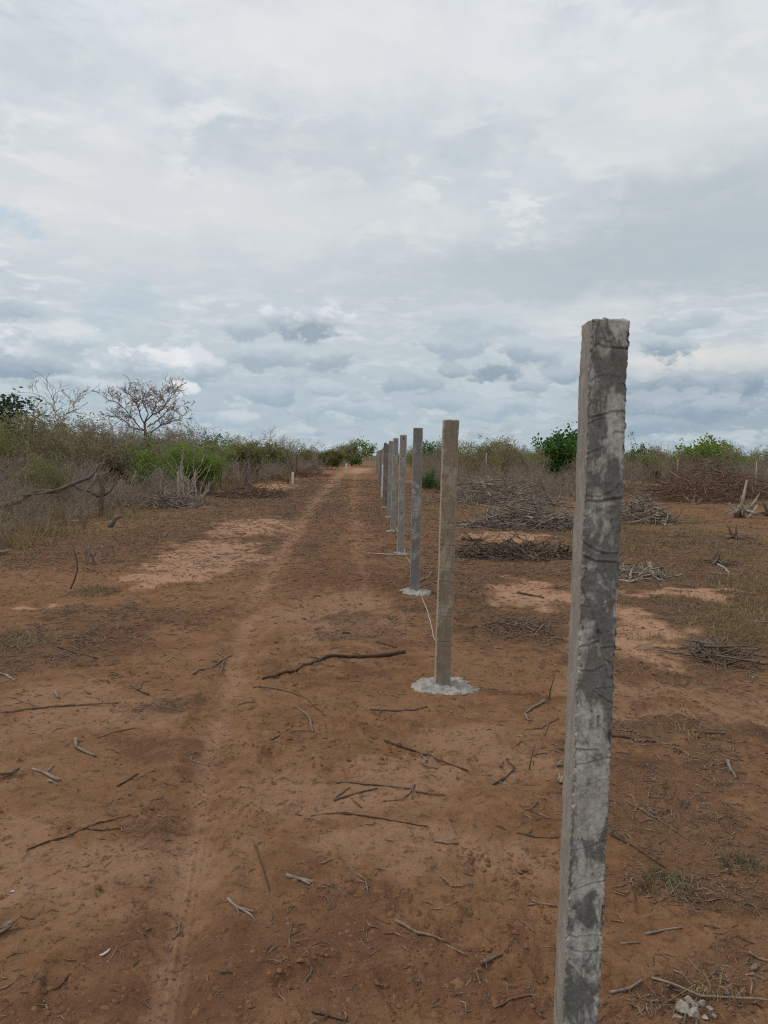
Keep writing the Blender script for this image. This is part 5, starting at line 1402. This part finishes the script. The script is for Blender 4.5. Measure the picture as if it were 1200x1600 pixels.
def ellipse(co, px, py, wx, hy):
    a, e = ang(px, py); sxx, syy = F/wx, F/hy
    mp = N.n('ShaderNodeMapping'); nt.links.new(co, mp.inputs[0]); mp.inputs['Scale'].default_value = (sxx, syy, 0); mp.inputs['Location'].default_value = (-a*sxx, -e*syy, 0)
    gr = N.n('ShaderNodeTexGradient', gradient_type='SPHERICAL'); nt.links.new(mp.outputs[0], gr.inputs[0])
    return mp.outputs[0], gr.outputs['Fac']
# broad grey and bright areas of the high layer
for px, py, wx, hy, c, amt in [(1150, 290, 260, 70, (183, 194, 200), .8), (960, 415, 420, 62, (179, 191, 198), .85), (700, 205, 300, 70, (196, 205, 210), .45), (480, 240, 160, 50, (188, 198, 204), .45), (60, 90, 260, 60, (198, 207, 212), .5), (250, 330, 420, 110, (220, 222, 225), .8),
                           (560, 60, 380, 90, (226, 227, 230), .8), (1050, 200, 260, 60, (217, 221, 224), .6), (1130, 90, 260, 90, (221, 224, 226), .6), (600, 340, 260, 60, (213, 218, 221), .6), (4, 352, 46, 20, (176, 200, 217), .8), (215, 470, 70, 34, (176, 197, 211), .55), (1110, 575, 150, 26, (227, 226, 221), .8),
                           (900, 490, 140, 30, (212, 217, 220), .6), (1150, 370, 200, 60, (183, 194, 201), .5), (300, 420, 300, 60, (195, 206, 212), .5), (640, 450, 300, 60, (192, 203, 209), .5), (1150, 640, 220, 60, (155, 172, 185), .8), (350, 640, 500, 60, (174, 191, 202), .5)]:
    v_, f_ = ellipse(soft_co, px, py, wx*1.25, hy*1.35)
    col = N.mix(N.ramp(f_, .0, .75, 0, amt), col, S_(c))
# distant banks of small clouds close to the horizon
mp = N.n('ShaderNodeMapping'); nt.links.new(cum_co, mp.inputs[0]); mp.inputs['Scale'].default_value = (15, 32, 1)
bank = N.noise(mp.outputs[0], 1.6, 6, .6)
bm_ = N.math('MULTIPLY', N.ramp(bank, .50, .62), N.ramp(el, .19, .05))
col = N.mix(N.math('MULTIPLY', bm_, .6), col, S_((203, 212, 217)))
mp = N.n('ShaderNodeMapping'); nt.links.new(cum_co, mp.inputs[0]); mp.inputs['Scale'].default_value = (15, 36, 1); mp.inputs['Location'].default_value = (3.3, .9, 0)
bank2 = N.noise(mp.outputs[0], 1.7, 6, .6)
col = N.mix(N.math('MULTIPLY', N.math('MULTIPLY', N.ramp(bank2, .52, .66), N.ramp(el, .17, .04)), .55), col, S_((159, 175, 186)))
mpp = N.n('ShaderNodeMapping'); nt.links.new(ae, mpp.inputs[0]); mpp.inputs['Scale'].default_value = (1, 1.7, 1)
puff = N.noise(mpp.outputs[0], 17, 8, .62)
CL = [  # px, py, half width, half height, light, dark, opacity
 (472, 507, 78, 34, (223, 226, 230), (164, 172, 182), 1), (380, 519, 44, 20, (201, 208, 214), (170, 180, 189), .8), (414, 558, 64, 22, (204, 211, 216), (168, 178, 188), .85), (516, 560, 44, 24, (199, 206, 212), (166, 176, 186), .85), (313, 575, 36, 28, (220, 224, 228), (173, 183, 192), .95),
 (212, 570, 66, 30, (234, 235, 237), (178, 187, 196), .95), (28, 545, 72, 38, (235, 236, 238), (181, 189, 198), .95), (40, 574, 74, 17, (179, 188, 198), (157, 169, 181), .95), (100, 527, 64, 26, (220, 224, 227), (182, 191, 198), .85), (12, 482, 46, 22, (210, 216, 221), (176, 186, 195), .85),
 (277, 605, 26, 12, (235, 236, 238), (211, 216, 220), .9), (430, 612, 56, 16, (192, 202, 210), (160, 174, 186), .7), (705, 537, 70, 26, (204, 211, 216), (170, 180, 190), .75), (735, 505, 80, 26, (202, 210, 215), (179, 189, 197), .6), (812, 553, 60, 22, (196, 204, 211), (163, 174, 185), .85),
 (775, 582, 40, 18, (185, 194, 202), (156, 167, 178), .95), (709, 581, 21, 11, (182, 191, 199), (162, 173, 183), .9), (885, 588, 38, 18, (182, 192, 201), (159, 171, 182), .9), (1042, 547, 58, 22, (195, 203, 209), (158, 169, 180), .95), (1080, 601, 82, 20, (186, 194, 201), (148, 161, 173), .95),
 (1178, 603, 46, 18, (176, 186, 195), (150, 162, 174), .95), (1010, 603, 50, 15, (180, 190, 199), (152, 165, 177), .9), (1030, 630, 100, 20, (179, 190, 199), (151, 164, 177), .85), (1110, 640, 80, 20, (184, 194, 203), (153, 166, 179), .8), (640, 600, 52, 18, (183, 194, 202), (163, 175, 186), .75), (690, 628, 60, 14, (186, 197, 206), (164, 178, 190), .7),
 (560, 640, 70, 16, (196, 206, 214), (170, 184, 195), .7), (820, 605, 30, 10, (181, 191, 200), (161, 174, 185), .7), (790, 640, 70, 16, (195, 205, 212), (168, 182, 193), .7), (350, 655, 70, 14, (210, 216, 221), (177, 189, 199), .7), (130, 600, 60, 14, (211, 217, 222), (179, 189, 198), .75), (225, 635, 70, 16, (201, 209, 215), (175, 187, 197), .6), (1000, 660, 90, 14, (176, 188, 199), (154, 168, 182), .7), (510, 610, 30, 12, (201, 209, 216), (170, 183, 194), .7), (1060, 510, 60, 14, (186, 195, 202), (170, 181, 190), .6)]
for px, py, wx, hy, lc, dc, op in CL:
    v_, f_ = ellipse(cum_co, px, py, wx*1.5, hy*1.5)
    sep = N.n('ShaderNodeSeparateXYZ'); nt.links.new(v_, sep.inputs[0])
    vv = sep.outputs[1]
    # flatter below, billowing above
    f2 = N.math('ADD', f_, N.math('MULTIPLY', N.math('SUBTRACT', puff, .5), 2.3))
    m1 = N.math('MULTIPLY', N.ramp(f2, .27, .57, 0, op), N.ramp(f_, .02, .30))
    sh = N.ramp(N.math('ADD', vv, N.math('MULTIPLY', N.math('SUBTRACT', puff, .5), 2.6)), -.45, .55)
    col = N.mix(m1, col, N.mix(sh, S_((dc[0]-9, dc[1]-2, dc[2]+1)), S_((lc[0]-3, lc[1]-1, lc[2]))))
nt.links.new(col, bg.inputs[0])

sd = bpy.data.lights.new('sun', 'SUN'); sd.energy = 1.3; sd.angle = math.radians(12); sd.color = (1, .96, .9)
so = bpy.data.objects.new('sun', sd); COL.objects.link(so)
to_sun = Vector((math.sin(SUN_AZ)*math.cos(SUN_EL), math.cos(SUN_AZ)*math.cos(SUN_EL), math.sin(SUN_EL)))
so.rotation_euler = to_sun.to_track_quat('Z', 'Y').to_euler(); so.location = (0, 0, 30)

# ------------------------------------------------------------------ camera
cd = bpy.data.cameras.new('camera'); co = bpy.data.objects.new('camera', cd); COL.objects.link(co)
cd.sensor_fit = 'VERTICAL'; cd.sensor_height = 36; cd.lens = F/1600*36; cd.clip_start = .05; cd.clip_end = 20000
mw = R.to_4x4(); mw.translation = Vector(CAM); co.matrix_world = mw
sc.camera = co
sc.view_settings.view_transform = 'Standard'; sc.view_settings.look = 'None'; sc.view_settings.exposure = 0.0; sc.view_settings.gamma = 1.0
sc.cycles.max_bounces = 5; sc.cycles.diffuse_bounces = 3; sc.cycles.transparent_max_bounces = 4
sc.cycles.use_denoising = False; sc.cycles.filter_width = 1.2; sc.cycles.sample_clamp_direct = 3.0; sc.cycles.sample_clamp_indirect = 2.0
